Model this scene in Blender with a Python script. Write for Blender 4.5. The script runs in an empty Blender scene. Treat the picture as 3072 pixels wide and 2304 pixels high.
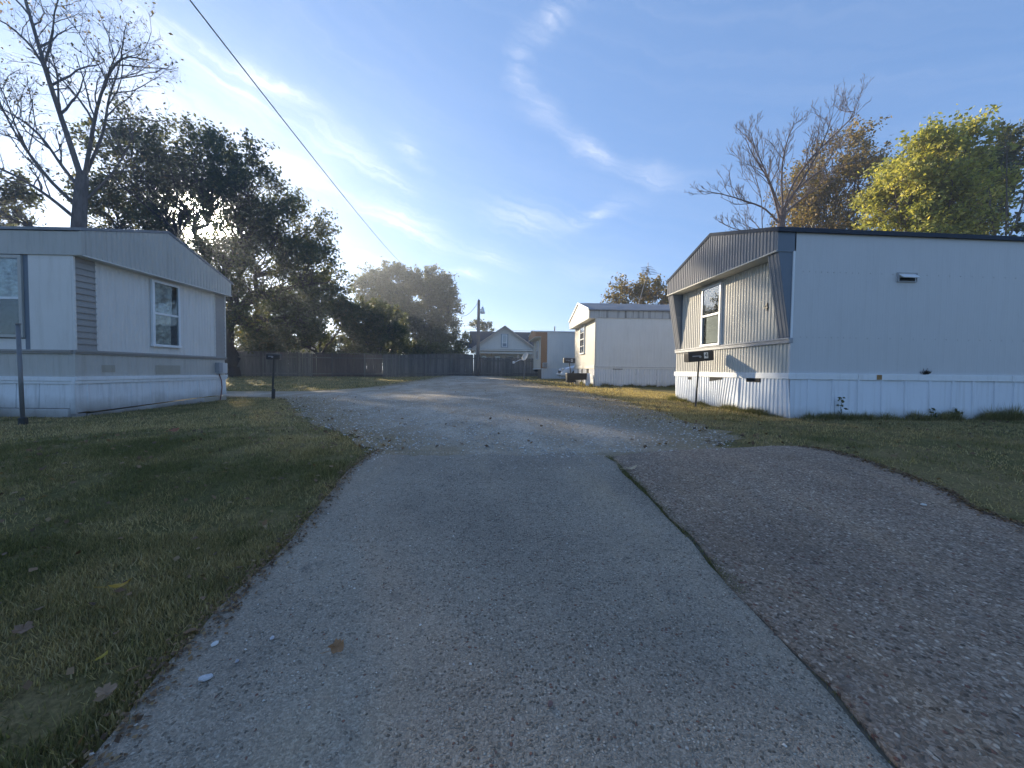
import bpy, math, random
import numpy as np
from mathutils import Vector, Matrix

R_ = math.radians
scene = bpy.context.scene
COL = scene.collection

# ------------------------------------------------------------------ camera
CAM_Z = 0.73
cam_d = bpy.data.cameras.new('camera')
cam_d.sensor_fit = 'HORIZONTAL'; cam_d.sensor_width = 36.0
cam_d.lens = 36.0 * 1154.0 / 3072.0
cam_d.clip_start = 0.05; cam_d.clip_end = 3000
cam = bpy.data.objects.new('camera', cam_d); COL.objects.link(cam)
def cam_axes(yaw, pitch, roll):
    f = Vector((math.sin(yaw)*math.cos(pitch), math.cos(yaw)*math.cos(pitch), math.sin(pitch)))
    r = Vector((math.cos(yaw), -math.sin(yaw), 0)); u = r.cross(f)
    c, s = math.cos(roll), math.sin(roll)
    return c*r + s*u, -s*r + c*u, f
_r, _u, _f = cam_axes(0.0718, -0.034, 0.0114)
cam.matrix_world = Matrix(((_r.x, _u.x, -_f.x, 0), (_r.y, _u.y, -_f.y, 0), (_r.z, _u.z, -_f.z, CAM_Z), (0, 0, 0, 1)))
scene.camera = cam

# ------------------------------------------------------------------ sun and sky
SUN_AZ, SUN_EL = -34.69, 16.4          # degrees from +Y towards +X; above the horizon
SUN_DIR = Vector((math.sin(R_(SUN_AZ))*math.cos(R_(SUN_EL)), math.cos(R_(SUN_AZ))*math.cos(R_(SUN_EL)), math.sin(R_(SUN_EL))))
sun_d = bpy.data.lights.new('sun', 'SUN'); sun_d.energy = 2.75; sun_d.angle = R_(0.8); sun_d.color = (1.0, 0.86, 0.64)
sun = bpy.data.objects.new('sun', sun_d); COL.objects.link(sun)
sun.rotation_euler = (-SUN_DIR).to_track_quat('-Z', 'Y').to_euler(); sun.location = SUN_DIR*60

SKY_STRENGTH = 0.10
SKY_GAIN = (0.58, 0.79, 1.13)
world = bpy.data.worlds.new('World'); scene.world = world; world.use_nodes = True
def build_world():
    nt = world.node_tree; N = nt.nodes; L = nt.links; N.clear()
    def node(t, **k):
        n = N.new(t)
        for a, b in k.items(): setattr(n, a, b)
        return n
    def m(op, a, b=None, c=None, clamp=False):
        n = node('ShaderNodeMath', operation=op, use_clamp=clamp)
        for i, v in enumerate((a, b, c)):
            if v is None: continue
            if isinstance(v, (int, float)): n.inputs[i].default_value = v
            else: L.new(v, n.inputs[i])
        return n.outputs[0]
    sky = node('ShaderNodeTexSky', sky_type='NISHITA', sun_disc=False, sun_elevation=R_(SUN_EL), sun_rotation=R_(SUN_AZ),
               altitude=80.0, air_density=1.0, dust_density=0.12, ozone_density=3.5)
    tc = node('ShaderNodeTexCoord')
    nrm = node('ShaderNodeVectorMath', operation='NORMALIZE'); L.new(tc.outputs['Generated'], nrm.inputs[0])
    sep = node('ShaderNodeSeparateXYZ'); L.new(nrm.outputs[0], sep.inputs[0])
    x, y, z = sep.outputs
    az = m('MULTIPLY', m('ARCTAN2', x, y), 57.2958)
    el = m('MULTIPLY', m('ARCSINE', z), 57.2958)
    # soft warp so the wisps fray
    ce = node('ShaderNodeCombineXYZ'); L.new(m('MULTIPLY', az, 0.06), ce.inputs[0]); L.new(m('MULTIPLY', el, 0.11), ce.inputs[1])
    wn = node('ShaderNodeTexNoise'); wn.inputs['Scale'].default_value = 1.6; wn.inputs['Detail'].default_value = 5.0; wn.inputs['Roughness'].default_value = 0.62
    L.new(ce.outputs[0], wn.inputs['Vector'])
    ws = node('ShaderNodeSeparateColor'); L.new(wn.outputs['Color'], ws.inputs[0])
    azw = m('ADD', az, m('MULTIPLY', m('SUBTRACT', ws.outputs[0], 0.5), 7.0))
    elw = m('ADD', el, m('MULTIPLY', m('SUBTRACT', ws.outputs[1], 0.5), 5.2))
    cw = node('ShaderNodeCombineXYZ'); L.new(azw, cw.inputs[0]); L.new(elw, cw.inputs[1])
    def streak(a, b, wid, amt, acc):
        (ax, ay), (bx, by) = a, b
        mp = node('ShaderNodeMapping', vector_type='TEXTURE')
        mp.inputs['Location'].default_value = ((ax+bx)/2, (ay+by)/2, 0)
        mp.inputs['Rotation'].default_value = (0, 0, math.atan2(by-ay, bx-ax))
        mp.inputs['Scale'].default_value = (math.hypot(bx-ax, by-ay)*.5+wid*2.2, wid*2.2, 1)
        L.new(cw.outputs[0], mp.inputs['Vector'])
        g = node('ShaderNodeTexGradient', gradient_type='QUADRATIC_SPHERE'); L.new(mp.outputs[0], g.inputs['Vector'])
        return m('MULTIPLY_ADD', g.outputs['Fac'], amt*.80, acc)
    S = [((-43, 33.2), (-33, 31.6), .55, .55), ((-36, 32.4), (-20, 30.4), .38, .75), ((-38, 31.2), (-24, 27.9), .8, .42),
         ((-24, 29.0), (-15, 26.2), .7, .50), ((-18, 27.0), (-10, 23.9), .45, .50), ((-12.8, 29.8), (-9, 26.8), .5, .36),
         ((13, 42.5), (5, 39.4), .6, .36), ((4.5, 39.5), (5, 34.6), .7, .30), ((4.8, 35.2), (13, 30.3), .6, .42), ((11, 31), (20, 26.2), .55, .45), ((18, 26.9), (30, 24.0), .5, .40),
         ((-52, 25), (-31, 25.8), .9, .45), ((-33, 25.8), (-18, 22.2), .55, .60), ((-20, 22.9), (-4, 18.9), .6, .62), ((-21, 15.8), (-9, 13.8), .32, .62),
         ((-17, 21.2), (-4, 17.6), .45, .42), ((-6, 18.4), (7, 15.0), .55, .60), ((-1, 22), (12, 19.8), .9, .40), ((9, 20), (23, 23.2), .5, .42), ((-6, 14), (1, 12.8), .3, .5), ((4, 16.5), (26, 12.5), .9, .22),
         ((62, 40), (95, 30), 1.2, .5), ((70, 22), (110, 26), 1.0, .5), ((105, 48), (150, 36), 1.6, .5), ((130, 24), (172, 18), 1.0, .5),
         ((-68, 42), (-105, 33), 1.4, .5), ((-75, 20), (-120, 24), 1.0, .5), ((-115, 50), (-160, 38), 1.6, .5), ((-135, 22), (-172, 27), 1.0, .5), ((-30, 56), (40, 52), 1.4, .4)]
    tot = 0.0
    for a, b, w_, k in S: tot = streak(a, b, w_*2.0, k*.68, tot)
    # fibres inside the wisps + faint veil everywhere
    rot = node('ShaderNodeCombineXYZ')
    L.new(m('MULTIPLY', m('ADD', azw, m('MULTIPLY', elw, 1.6)), 0.035), rot.inputs[0])
    L.new(m('MULTIPLY', m('ADD', elw, m('MULTIPLY', azw, 0.30)), 0.55), rot.inputs[1])
    fn = node('ShaderNodeTexNoise'); fn.inputs['Scale'].default_value = 1.5; fn.inputs['Detail'].default_value = 8.0; fn.inputs['Roughness'].default_value = 0.66
    L.new(rot.outputs[0], fn.inputs['Vector'])
    fib = m('SUBTRACT', m('MULTIPLY', fn.outputs['Fac'], 3.6), 1.20, clamp=True)
    vn = node('ShaderNodeTexNoise'); vn.inputs['Scale'].default_value = 0.7; vn.inputs['Detail'].default_value = 4.0
    L.new(rot.outputs[0], vn.inputs['Vector'])
    veil = m('MULTIPLY', m('SUBTRACT', m('MULTIPLY', vn.outputs['Fac'], 2.4), 0.95, clamp=True), 0.07)
    dens = m('ADD', m('MULTIPLY', tot, m('ADD', m('MULTIPLY', fib, 1.25), 0.10)), m('MULTIPLY', veil, fib), clamp=True)
    dens = m('MULTIPLY', dens, m('MULTIPLY', m('SUBTRACT', el, 3.0), 0.12, clamp=True))
    # clouds scatter sunlight forward: brighter towards the sun
    dt = node('ShaderNodeVectorMath', operation='DOT_PRODUCT'); L.new(nrm.outputs[0], dt.inputs[0]); dt.inputs[1].default_value = SUN_DIR
    cs = m('MAXIMUM', dt.outputs['Value'], 0.0)
    fwd = m('POWER', cs, 9.0)
    cb = m('ADD', m('MULTIPLY', fwd, 1.0), 3.5)
    cc = node('ShaderNodeCombineColor')
    L.new(m('MULTIPLY', cb, 1.0), cc.inputs[0]); L.new(m('MULTIPLY', cb, 1.0), cc.inputs[1]); L.new(m('MULTIPLY', cb, 1.02), cc.inputs[2])
    # gamma curve flattens the clear sky and lifts the light from its darker side
    gm = node('ShaderNodeGamma'); gm.inputs[1].default_value = 0.50
    hs = node('ShaderNodeHueSaturation'); hs.inputs['Saturation'].default_value = 1.0; L.new(sky.outputs[0], hs.inputs['Color']); L.new(hs.outputs[0], gm.inputs[0])
    tint = node('ShaderNodeMix', data_type='RGBA', blend_type='MULTIPLY'); tint.inputs['Factor'].default_value = 1.0
    L.new(gm.outputs[0], tint.inputs['A']); tint.inputs['B'].default_value = (SKY_GAIN[0], SKY_GAIN[1], SKY_GAIN[2], 1)
    mix = node('ShaderNodeMix', data_type='RGBA'); L.new(dens, mix.inputs['Factor']); L.new(tint.outputs['Result'], mix.inputs['A']); L.new(cc.outputs[0], mix.inputs['B'])
    # aureole of the sun in thin haze
    au = m('ADD', m('MULTIPLY', m('POWER', cs, 1500.0), 260.0), m('MULTIPLY', m('POWER', cs, 45.0), 1.9))
    ac = node('ShaderNodeCombineColor'); L.new(au, ac.inputs[0]); L.new(m('MULTIPLY', au, .93), ac.inputs[1]); L.new(m('MULTIPLY', au, .76), ac.inputs[2])
    add = node('ShaderNodeMix', data_type='RGBA', blend_type='ADD'); add.inputs['Factor'].default_value = 1.0
    L.new(mix.outputs['Result'], add.inputs['A']); L.new(ac.outputs[0], add.inputs['B'])
    bg = node('ShaderNodeBackground'); bg.inputs['Strength'].default_value = SKY_STRENGTH
    L.new(add.outputs['Result'], bg.inputs['Color'])
    out = node('ShaderNodeOutputWorld'); L.new(bg.outputs[0], out.inputs['Surface'])
build_world()
world.cycles.sampling_method = 'MANUAL'; world.cycles.sample_map_resolution = 256

vs = scene.view_settings
scene.display_settings.display_device = 'sRGB'
vs.view_transform = 'Standard'; vs.look = 'None'; vs.exposure = 2.03; vs.gamma = 1.0; vs.use_curve_mapping = False
scene.render.engine = 'CYCLES'
scene.cycles.use_denoising = True
scene.cycles.max_bounces = 6; scene.cycles.diffuse_bounces = 3; scene.cycles.glossy_bounces = 2
scene.cycles.transmission_bounces = 3; scene.cycles.transparent_max_bounces = 6
scene.cycles.caustics_reflective = False; scene.cycles.caustics_refractive = False

# ------------------------------------------------------------------ helpers
random.seed(7)
def tag(o, label=None, cat=None, group=None, kind=None):
    if label: o['label'] = label
    if cat: o['category'] = cat
    if group: o['group'] = group
    if kind: o['kind'] = kind
    return o
def empty(name, loc, yaw=0.0, rot=None):
    o = bpy.data.objects.new(name, None); COL.objects.link(o); o.location = loc
    o.rotation_euler = rot if rot else (0, 0, yaw); o.empty_display_size = .2
    return o
def link_mesh(name, me, mt, parent=None):
    o = bpy.data.objects.new(name, me); COL.objects.link(o)
    if mt is not None: me.materials.append(mt)
    if parent is not None: o.parent = parent
    return o
class MB:
    def __init__(s): s.v = []; s.f = []
    def add(s, vs, fs):
        n = len(s.v); s.v += [tuple(p) for p in vs]; s.f += [tuple(i+n for i in f) for f in fs]; return s
    def box(s, x0, x1, y0, y1, z0, z1):
        v = [(x0,y0,z0),(x1,y0,z0),(x1,y1,z0),(x0,y1,z0),(x0,y0,z1),(x1,y0,z1),(x1,y1,z1),(x0,y1,z1)]
        return s.add(v, [(3,2,1,0),(4,5,6,7),(0,1,5,4),(1,2,6,5),(2,3,7,6),(3,0,4,7)])
    def hexa(s, v):   # 8 corners: bottom ring then top ring
        return s.add(v, [(3,2,1,0),(4,5,6,7),(0,1,5,4),(1,2,6,5),(2,3,7,6),(3,0,4,7)])
    def prism(s, poly, axis, a0, a1):   # poly in the two other axes, extruded along axis
        n = len(poly); v = []
        for a in (a0, a1):
            for p, q in poly:
                v.append({'x': (a,p,q), 'y': (p,a,q), 'z': (p,q,a)}[axis])
        f = [tuple(range(n-1,-1,-1)), tuple(range(n, 2*n))] + [(i, (i+1)%n, (i+1)%n+n, i+n) for i in range(n)]
        return s.add(v, f)
    def tube(s, pts, rad, sides=8, cap=True):
        pts = [Vector(p) for p in pts]; n = len(pts)
        if not isinstance(rad, (list, tuple)): rad = [rad]*n
        base = len(s.v); prev = None
        for i, p in enumerate(pts):
            d = (pts[min(i+1,n-1)] - pts[max(i-1,0)]).normalized()
            ref = Vector((0,0,1)) if abs(d.z) < .95 else Vector((1,0,0))
            a = d.cross(ref).normalized()
            if prev is not None:
                a = (prev - d*prev.dot(d))
                a = a.normalized() if a.length > 1e-6 else d.cross(ref).normalized()
            prev = a; b = d.cross(a)
            for k in range(sides):
                t = 2*math.pi*k/sides
                s.v.append(tuple(p + (a*math.cos(t) + b*math.sin(t))*rad[i]))
        for i in range(n-1):
            for k in range(sides):
                k2 = (k+1) % sides
                s.f.append((base+i*sides+k, base+i*sides+k2, base+(i+1)*sides+k2, base+(i+1)*sides+k))
        if cap:
            s.f.append(tuple(base+k for k in range(sides-1,-1,-1)))
            s.f.append(tuple(base+(n-1)*sides+k for k in range(sides)))
        return s
    def corr(s, o, a, n, L, zb, zt, pitch=.08, depth=.012, prof=((0,0),(.3,0),(.45,1),(.85,1)), rows=1, skew=None):
        """ribbed sheet: o origin, a direction along, n outward normal, zb/zt bottom and top as functions of s"""
        o, a, n = Vector(o), Vector(a), Vector(n)
        ss = []; k = 0
        while True:
            done = False
            for fr, h in prof:
                q = (k+fr)*pitch
                if q >= L: done = True; break
                ss.append((q, h))
            if done: break
            k += 1
        ss.append((L, 0))
        fb = zb if callable(zb) else (lambda q: zb); ft = zt if callable(zt) else (lambda q: zt)
        base = len(s.v)
        for q, h in ss:
            for r in range(rows+1):
                t = r/rows; z = fb(q)*(1-t) + ft(q)*t
                q2 = q if skew is None else q + skew(q, t)
                p = o + a*q2 + n*(h*depth); s.v.append((p.x, p.y, z))
        R = rows+1
        for i in range(len(ss)-1):
            for r in range(rows):
                s.f.append((base+i*R+r, base+(i+1)*R+r, base+(i+1)*R+r+1, base+i*R+r+1))
        return s
    def build(s, name, mt, parent=None, smooth=False, bevel=0):
        me = bpy.data.meshes.new(name); me.from_pydata(s.v, [], s.f); me.update()
        if smooth:
            me.polygons.foreach_set('use_smooth', [True]*len(me.polygons))
        o = link_mesh(name, me, mt, parent)
        if bevel:
            b = o.modifiers.new('bevel', 'BEVEL'); b.width = bevel; b.segments = 2; b.limit_method = 'ANGLE'
        return o
def bx(name, mt, parent, *c, bevel=0): return MB().box(*c).build(name, mt, parent, bevel=bevel)
def np_mesh(name, verts, faces_flat, nper, attrs=None):
    """fast mesh: verts (n,3), faces_flat (m*nper,), equal sided faces"""
    me = bpy.data.meshes.new(name); nv = len(verts); nf = len(faces_flat)//nper
    me.vertices.add(nv); me.vertices.foreach_set('co', np.asarray(verts, np.float32).ravel())
    me.loops.add(nf*nper); me.loops.foreach_set('vertex_index', np.asarray(faces_flat, np.int32))
    me.polygons.add(nf); me.polygons.foreach_set('loop_start', np.arange(0, nf*nper, nper, dtype=np.int32))
    for k, a in (attrs or {}).items():
        at = me.attributes.new(k, 'FLOAT', 'POINT'); at.data.foreach_set('value', np.asarray(a, np.float32))
    me.update(calc_edges=True); me.validate()
    return me

# ------------------------------------------------------------------ materials
class NT:
    def __init__(s, name):
        s.m = bpy.data.materials.new(name); s.m.use_nodes = True; s.t = s.m.node_tree; s.t.nodes.clear()
        s.out = s.n('ShaderNodeOutputMaterial')
    def n(s, t, ins=None, **k):
        q = s.t.nodes.new(t)
        for a, b in k.items(): setattr(q, a, b)
        for a, b in (ins or {}).items(): s.set(q.inputs[a], b)
        return q
    def set(s, sock, v):
        if isinstance(v, bpy.types.NodeSocket): s.t.links.new(v, sock)
        elif isinstance(v, (tuple, list)) and len(v) == 3 and sock.type == 'RGBA': sock.default_value = (*v, 1)
        else: sock.default_value = v
    def math(s, op, a, b=0.0, clamp=False):
        q = s.n('ShaderNodeMath', operation=op, use_clamp=clamp); s.set(q.inputs[0], a); s.set(q.inputs[1], b); return q.outputs[0]
    def mix(s, f, a, b, blend='MIX'):
        q = s.n('ShaderNodeMix', data_type='RGBA', blend_type=blend); s.set(q.inputs['Factor'], f); s.set(q.inputs['A'], a); s.set(q.inputs['B'], b); return q.outputs['Result']
    def obj(s, scale=(1,1,1), which='Object', loc=(0,0,0)):
        tc = s.n('ShaderNodeTexCoord'); mp = s.n('ShaderNodeMapping'); mp.inputs['Scale'].default_value = scale; mp.inputs['Location'].default_value = loc
        s.t.links.new(tc.outputs[which], mp.inputs['Vector']); return mp.outputs[0]
    def noise(s, v, scale, detail=4, rough=.55, col=False):
        q = s.n('ShaderNodeTexNoise', {'Vector': v, 'Scale': scale, 'Detail': detail, 'Roughness': rough}); return q.outputs['Color' if col else 'Fac']
    def vor(s, v, scale, feature='F1', rnd=1.0):
        return s.n('ShaderNodeTexVoronoi', {'Vector': v, 'Scale': scale, 'Randomness': rnd}, feature=feature)
    def ramp(s, f, stops):
        q = s.n('ShaderNodeValToRGB'); e = q.color_ramp.elements
        while len(e) < len(stops): e.new(.5)
        for i, (p, c) in enumerate(stops): e[i].position = p; e[i].color = (*c, 1) if len(c) == 3 else c
        s.set(q.inputs[0], f); return q.outputs[0]
    def rng(s, f, a, b, c=0.0, d=1.0):
        q = s.n('ShaderNodeMapRange', {'Value': f, 'From Min': a, 'From Max': b, 'To Min': c, 'To Max': d}); return q.outputs[0]
    def bump(s, h, strength=.3, dist=.01, nrm=None):
        q = s.n('ShaderNodeBump', {'Height': h, 'Strength': strength, 'Distance': dist})
        if nrm is not None: s.set(q.inputs['Normal'], nrm)
        return q.outputs[0]
    def bsdf(s, **k):
        names = {'col': 'Base Color', 'rough': 'Roughness', 'metal': 'Metallic', 'nrm': 'Normal', 'spec': 'Specular IOR Level', 'trans': 'Transmission Weight', 'ior': 'IOR', 'alpha': 'Alpha', 'coat': 'Coat Weight'}
        q = s.n('ShaderNodeBsdfPrincipled', {names[a]: b for a, b in k.items()}); s.t.links.new(q.outputs[0], s.out.inputs['Surface']); return q
def attr(M, name): return M.n('ShaderNodeAttribute', attribute_name=name).outputs['Fac']

def paint(name, col, var=.10, rough=.45, dirt=(.13,.115,.09), dirt_amt=.25, streak=(5,5,.5), bump=.05, spec=.4, metal=0.0, low=None):
    """weathered painted sheet metal or wood: blotches, run-down dirt streaks"""
    M = NT(name); v = M.obj()
    a = M.noise(v, 1.3, 5, .6); st = M.noise(M.obj(streak), 2.0, 6, .65); fine = M.noise(v, 60, 3, .6)
    c = M.mix(M.rng(a, .25, .75), tuple(q*(1-var) for q in col), tuple(min(1, q*(1+var*.6)) for q in col))
    k = M.math('MULTIPLY', M.rng(st, .50, .78), dirt_amt, True)
    c = M.mix(k, c, dirt)
    sp = M.math('MULTIPLY', M.rng(M.noise(v, 11, 6, .7), .66, .80), dirt_amt*1.4, True)
    c = M.mix(sp, c, dirt)
    c = M.mix(M.rng(fine, .2, .8, 0, .10), c, (.5,.5,.5), 'MULTIPLY')
    if low:   # splash dirt towards the ground (object z below low[0])
        z = M.n('ShaderNodeSeparateXYZ', {0: v}).outputs[2]
        kk = M.math('MULTIPLY', M.rng(M.math('ADD', z, M.math('MULTIPLY', M.math('SUBTRACT', a, .5), .5)), low[0], low[1]), low[2], True)
        c = M.mix(kk, c, dirt)
    h = M.math('ADD', M.math('MULTIPLY', fine, .25), M.noise(M.obj((1,1,1)), 3.2, 2, .5))
    M.bsdf(col=c, rough=M.rng(a, .2, .8, max(.05, rough-.1), rough+.12), nrm=M.bump(h, bump, .02), spec=spec, metal=metal)
    return M.m
def plain(name, col, rough=.6, metal=0.0, var=.15, scale=8, bump=.1):
    M = NT(name); v = M.obj(); n = M.noise(v, scale, 5, .6)
    c = M.mix(M.rng(n, .25, .75), tuple(q*(1-var) for q in col), tuple(min(1, q*(1+var)) for q in col))
    M.bsdf(col=c, rough=M.rng(n, .2, .8, rough*.85, min(1, rough*1.15)), metal=metal, nrm=M.bump(n, bump, .01)); return M.m
def wood(name, col, var=.35, rough=.85, axis=2, per_obj=.25):
    M = NT(name); sc = [14, 14, 14]; sc[axis] = 1.0
    oi = M.n('ShaderNodeObjectInfo'); v = M.obj(tuple(sc)); va = M.n('ShaderNodeVectorMath', {0: v}, operation='ADD')
    M.set(va.inputs[1], M.n('ShaderNodeCombineXYZ', {0: M.math('MULTIPLY', oi.outputs['Random'], 40), 1: M.math('MULTIPLY', oi.outputs['Random'], 17)}).outputs[0])
    n = M.noise(va.outputs[0], 1.5, 6, .65)
    c = M.mix(M.rng(n, .25, .75), tuple(q*(1-var) for q in col), tuple(min(1, q*(1+var)) for q in col))
    c = M.mix(1.0, c, M.ramp(oi.outputs['Random'], [(0, (1-per_obj,)*3), (1, (1,)*3)]), 'MULTIPLY')
    M.bsdf(col=c, rough=rough, nrm=M.bump(n, .4, .006), spec=.2); return M.m
def glass(name, tint=(.05,.06,.07), through=.55, rk=1.3, r0=.10):
    M = NT(name)
    fr = M.n('ShaderNodeFresnel', {'IOR': 1.5}).outputs[0]
    nn = M.bump(M.noise(M.obj(), 2.2, 2, .5), .04, .05)
    gl = M.n('ShaderNodeBsdfGlossy', {'Color': (.95,.95,.95), 'Roughness': .02, 'Normal': nn})
    tr = M.n('ShaderNodeBsdfTransparent', {'Color': (.85,.88,.88)})
    df = M.n('ShaderNodeBsdfDiffuse', {'Color': tint})
    m1 = M.n('ShaderNodeMixShader', {0: through, 1: df.outputs[0], 2: tr.outputs[0]})
    m2 = M.n('ShaderNodeMixShader', {0: M.math('ADD', M.math('MULTIPLY', fr, rk), r0, True), 1: m1.outputs[0], 2: gl.outputs[0]})
    M.t.links.new(m2.outputs[0], M.out.inputs['Surface']); return M.m
def foil(name, col=(.86,.90,.88)):
    M = NT(name); v = M.obj()
    n = M.noise(v, 7, 4, .6); vv = M.vor(v, 9, 'DISTANCE_TO_EDGE').outputs['Distance']
    M.bsdf(col=M.mix(M.rng(n, .35, .65), tuple(q*.45 for q in col), col), rough=.35, metal=.25, nrm=M.bump(M.math('ADD', n, M.math('MULTIPLY', vv, .7)), 1.0, .05)); return M.m  # light and dark blotches put the crumpled foil's reflections into its colour
def leaf_mat(name, cols, trans=.45, rough=.5, spec=.3):
    """cols: list of real leaf colours picked per leaf"""
    M = NT(name); r = attr(M, 'rnd')
    n = len(cols); c = M.ramp(r, [((i+.0)/(n-1) if n > 1 else 0, q) for i, q in enumerate(cols)])
    p = M.n('ShaderNodeBsdfPrincipled', {'Base Color': c, 'Roughness': rough, 'Specular IOR Level': spec})
    tcol = M.mix(1.0, c, (1.5, 1.35, .6), 'MULTIPLY')
    t = M.n('ShaderNodeBsdfTranslucent', {'Color': tcol})
    mx = M.n('ShaderNodeMixShader', {0: trans, 1: p.outputs[0], 2: t.outputs[0]})
    M.t.links.new(mx.outputs[0], M.out.inputs['Surface']); return M.m
def bark(name, col):
    M = NT(name); v = M.obj((6,6,1.2)); n = M.noise(v, 2.5, 7, .7)
    M.bsdf(col=M.mix(M.rng(n, .3, .7), tuple(q*.6 for q in col), tuple(q*1.3 for q in col)), rough=.9, nrm=M.bump(n, .8, .04), spec=.2); return M.m

MAT = {}
MAT['black'] = plain('black metal paint', (.03,.029,.028), .45)
MAT['dark'] = plain('dark opening', (.012,.012,.013), .9)  # near-black; on gap and opening panels it stands in for shade
MAT['darkglass'] = glass('window glass', (.03,.035,.04), .80)
MAT['clearglass'] = glass('clear window film', (.03,.035,.04), .97, .22, .01)
MAT['white'] = paint('white trim paint', (.76,.78,.80), .06, .4, dirt_amt=.22)
MAT['numwhite'] = plain('white sticker', (.75,.75,.73), .5, var=.05)
MAT['steel'] = paint('galvanised steel', (.20,.20,.205), .2, .5, dirt=(.10,.08,.07), dirt_amt=.3, metal=.3)

# ------------------------------------------------------------------ terrain
_YS = [-60,-6,-1,0,.6,1,1.6,2.2,2.7,3.1,3.6,4.2,6,16.5,25,34,60,900]
_ZS = [-.36,-.36,-.34,-.31,-.29,-.27,-.235,-.185,-.115,-.065,-.025,0,.01,.1,.18,.27,.4,.6]
def ss(a, b, x):
    t = np.clip((np.asarray(x, float)-a)/(b-a), 0, 1); return t*t*(3-2*t)
def zg(x, y):
    s = 0
    for k, w in ((-.35,.15),(-.17,.2),(0,.3),(.17,.2),(.35,.15)): s = s + w*np.interp(np.asarray(y, float)+k, _YS, _ZS)
    return s - .2*(1-ss(-7,-2.5,x))*ss(2,6,y)*(1-.35*ss(9,30,y)) + .06*ss(1,4,x)*ss(14,24,y)*(1-ss(26,34,y))
def G(x, y): return float(zg(x, y))
_rng = np.random.default_rng(11)
_tab = _rng.random((64, 64))
def vnoise(x, y):
    x = np.asarray(x, float); y = np.asarray(y, float)
    xi = np.floor(x).astype(int); yi = np.floor(y).astype(int); fx = x-xi; fy = y-yi
    fx = fx*fx*(3-2*fx); fy = fy*fy*(3-2*fy)
    t = lambda a, b: _tab[a % 64, b % 64]
    return (t(xi,yi)*(1-fx)+t(xi+1,yi)*fx)*(1-fy) + (t(xi,yi+1)*(1-fx)+t(xi+1,yi+1)*fx)*fy
def fbm(x, y): return vnoise(x,y)*.5 + vnoise(x*2.1+7,y*2.1+3)*.28 + vnoise(x*4.3+1,y*4.3+9)*.22

LANE_L = ([-6,1,1.25,1.55,2.1,2.55,3.06,3.5], [-1.0,-.98,-1.02,-1.03,-1.015,-1.03,-1.055,-1.0])
JOINT = ([-6,.88,1.07,1.6,2.04,2.5,3.5], [1.0,1.043,1.077,1.093,1.124,1.12,1.10])
PAD_L = ([-6,.88,1.07,1.35,1.6,2.04,2.5,3.36,3.5,3.58,3.64,3.74], [1.004,1.047,1.081,1.089,1.106,1.158,1.154,1.134,1.5,1.95,2.5,3.05])
PAD_R = ([-6,1.8,2.09,2.33,2.57,2.9,3.26,3.5,3.62,3.74], [3.3,3.32,3.30,3.28,3.43,3.44,3.45,3.42,3.34,3.16])
GR_L = ([3.36,3.88,4.66,5.7,7.34,10.47,11.5,12.1,12.6,13.8,14.3,14.7,15.3,16.6,21.8,28.3,33], [-1.0,-1.25,-1.8,-2.6,-3.5,-5.2,-6.2,-8.2,-14,-14,-8.0,-5.6,-4.8,-4.4,-4.0,-3.6,-3.3])
GR_R = ([3.36,3.5,3.6,4.07,4.67,6.06,8.5,14.1,18.9,26.3,32.3,33], [1.3,1.8,2.4,2.8,2.9,3.0,3.3,3.2,2.5,1.9,1.3,1.2])
def itp(t, y): return np.interp(y, t[0], t[1])
def on_hard(x, y, pad=0.0):
    a = (y < 3.45) & (x > itp(LANE_L,y)-pad) & (x < itp(JOINT,y)+.05)
    b = (y < 3.74) & (x > itp(PAD_L,y)-.02) & (x < itp(PAD_R,y)+pad)
    return a | b
def on_gravel(x, y, pad=0.0): return (y > 3.4) & (y < 33) & (x > itp(GR_L,y)+pad) & (x < itp(GR_R,y)-pad)

def grid_mesh(name, xs, ys, off=0.0):
    X, Y = np.meshgrid(xs, ys); Z = zg(X, Y) + off
    nx, ny = len(xs), len(ys)
    idx = np.arange(nx*ny).reshape(ny, nx)
    f = np.stack([idx[:-1,:-1], idx[:-1,1:], idx[1:,1:], idx[1:,:-1]], -1).reshape(-1)
    return np_mesh(name, np.stack([X,Y,Z], -1).reshape(-1,3), f, 4)
def axis(fine0, fine1, step, far0, far1):
    a = list(np.arange(fine0, fine1+1e-6, step)); s = step; q = a[-1]
    while q < far1: s *= 1.22; q += s; a.append(q)
    s = step; q = a[0]
    while q > far0: s *= 1.22; q -= s; a.insert(0, q)
    return np.array(a)

def ground_mat():
    M = NT('lawn soil and thatch'); v = M.obj()
    big = M.noise(v, .55, 4, .6); mid = M.noise(v, 3.0, 5, .65); fine = M.noise(v, 42, 5, .7); str_ = M.noise(M.obj((1,1,1)), 130, 3, .6)
    c = M.ramp(M.math('ADD', M.math('MULTIPLY', big, .55), M.math('MULTIPLY', mid, .45)),
               [(.30,(.10,.10,.042)),(.45,(.15,.14,.06)),(.55,(.24,.195,.095)),(.68,(.32,.245,.135)),(.8,(.23,.17,.10))])
    c = M.mix(M.rng(fine, .3, .7), M.mix(1.0, c, (.55,.55,.5), 'MULTIPLY'), M.mix(1.0, c, (1.45,1.4,1.3), 'MULTIPLY'))
    h = M.math('ADD', M.math('MULTIPLY', fine, .7), M.math('MULTIPLY', mid, .8))
    M.bsdf(col=c, rough=.95, nrm=M.bump(h, 1.0, .05), spec=.1); return M.m
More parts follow.
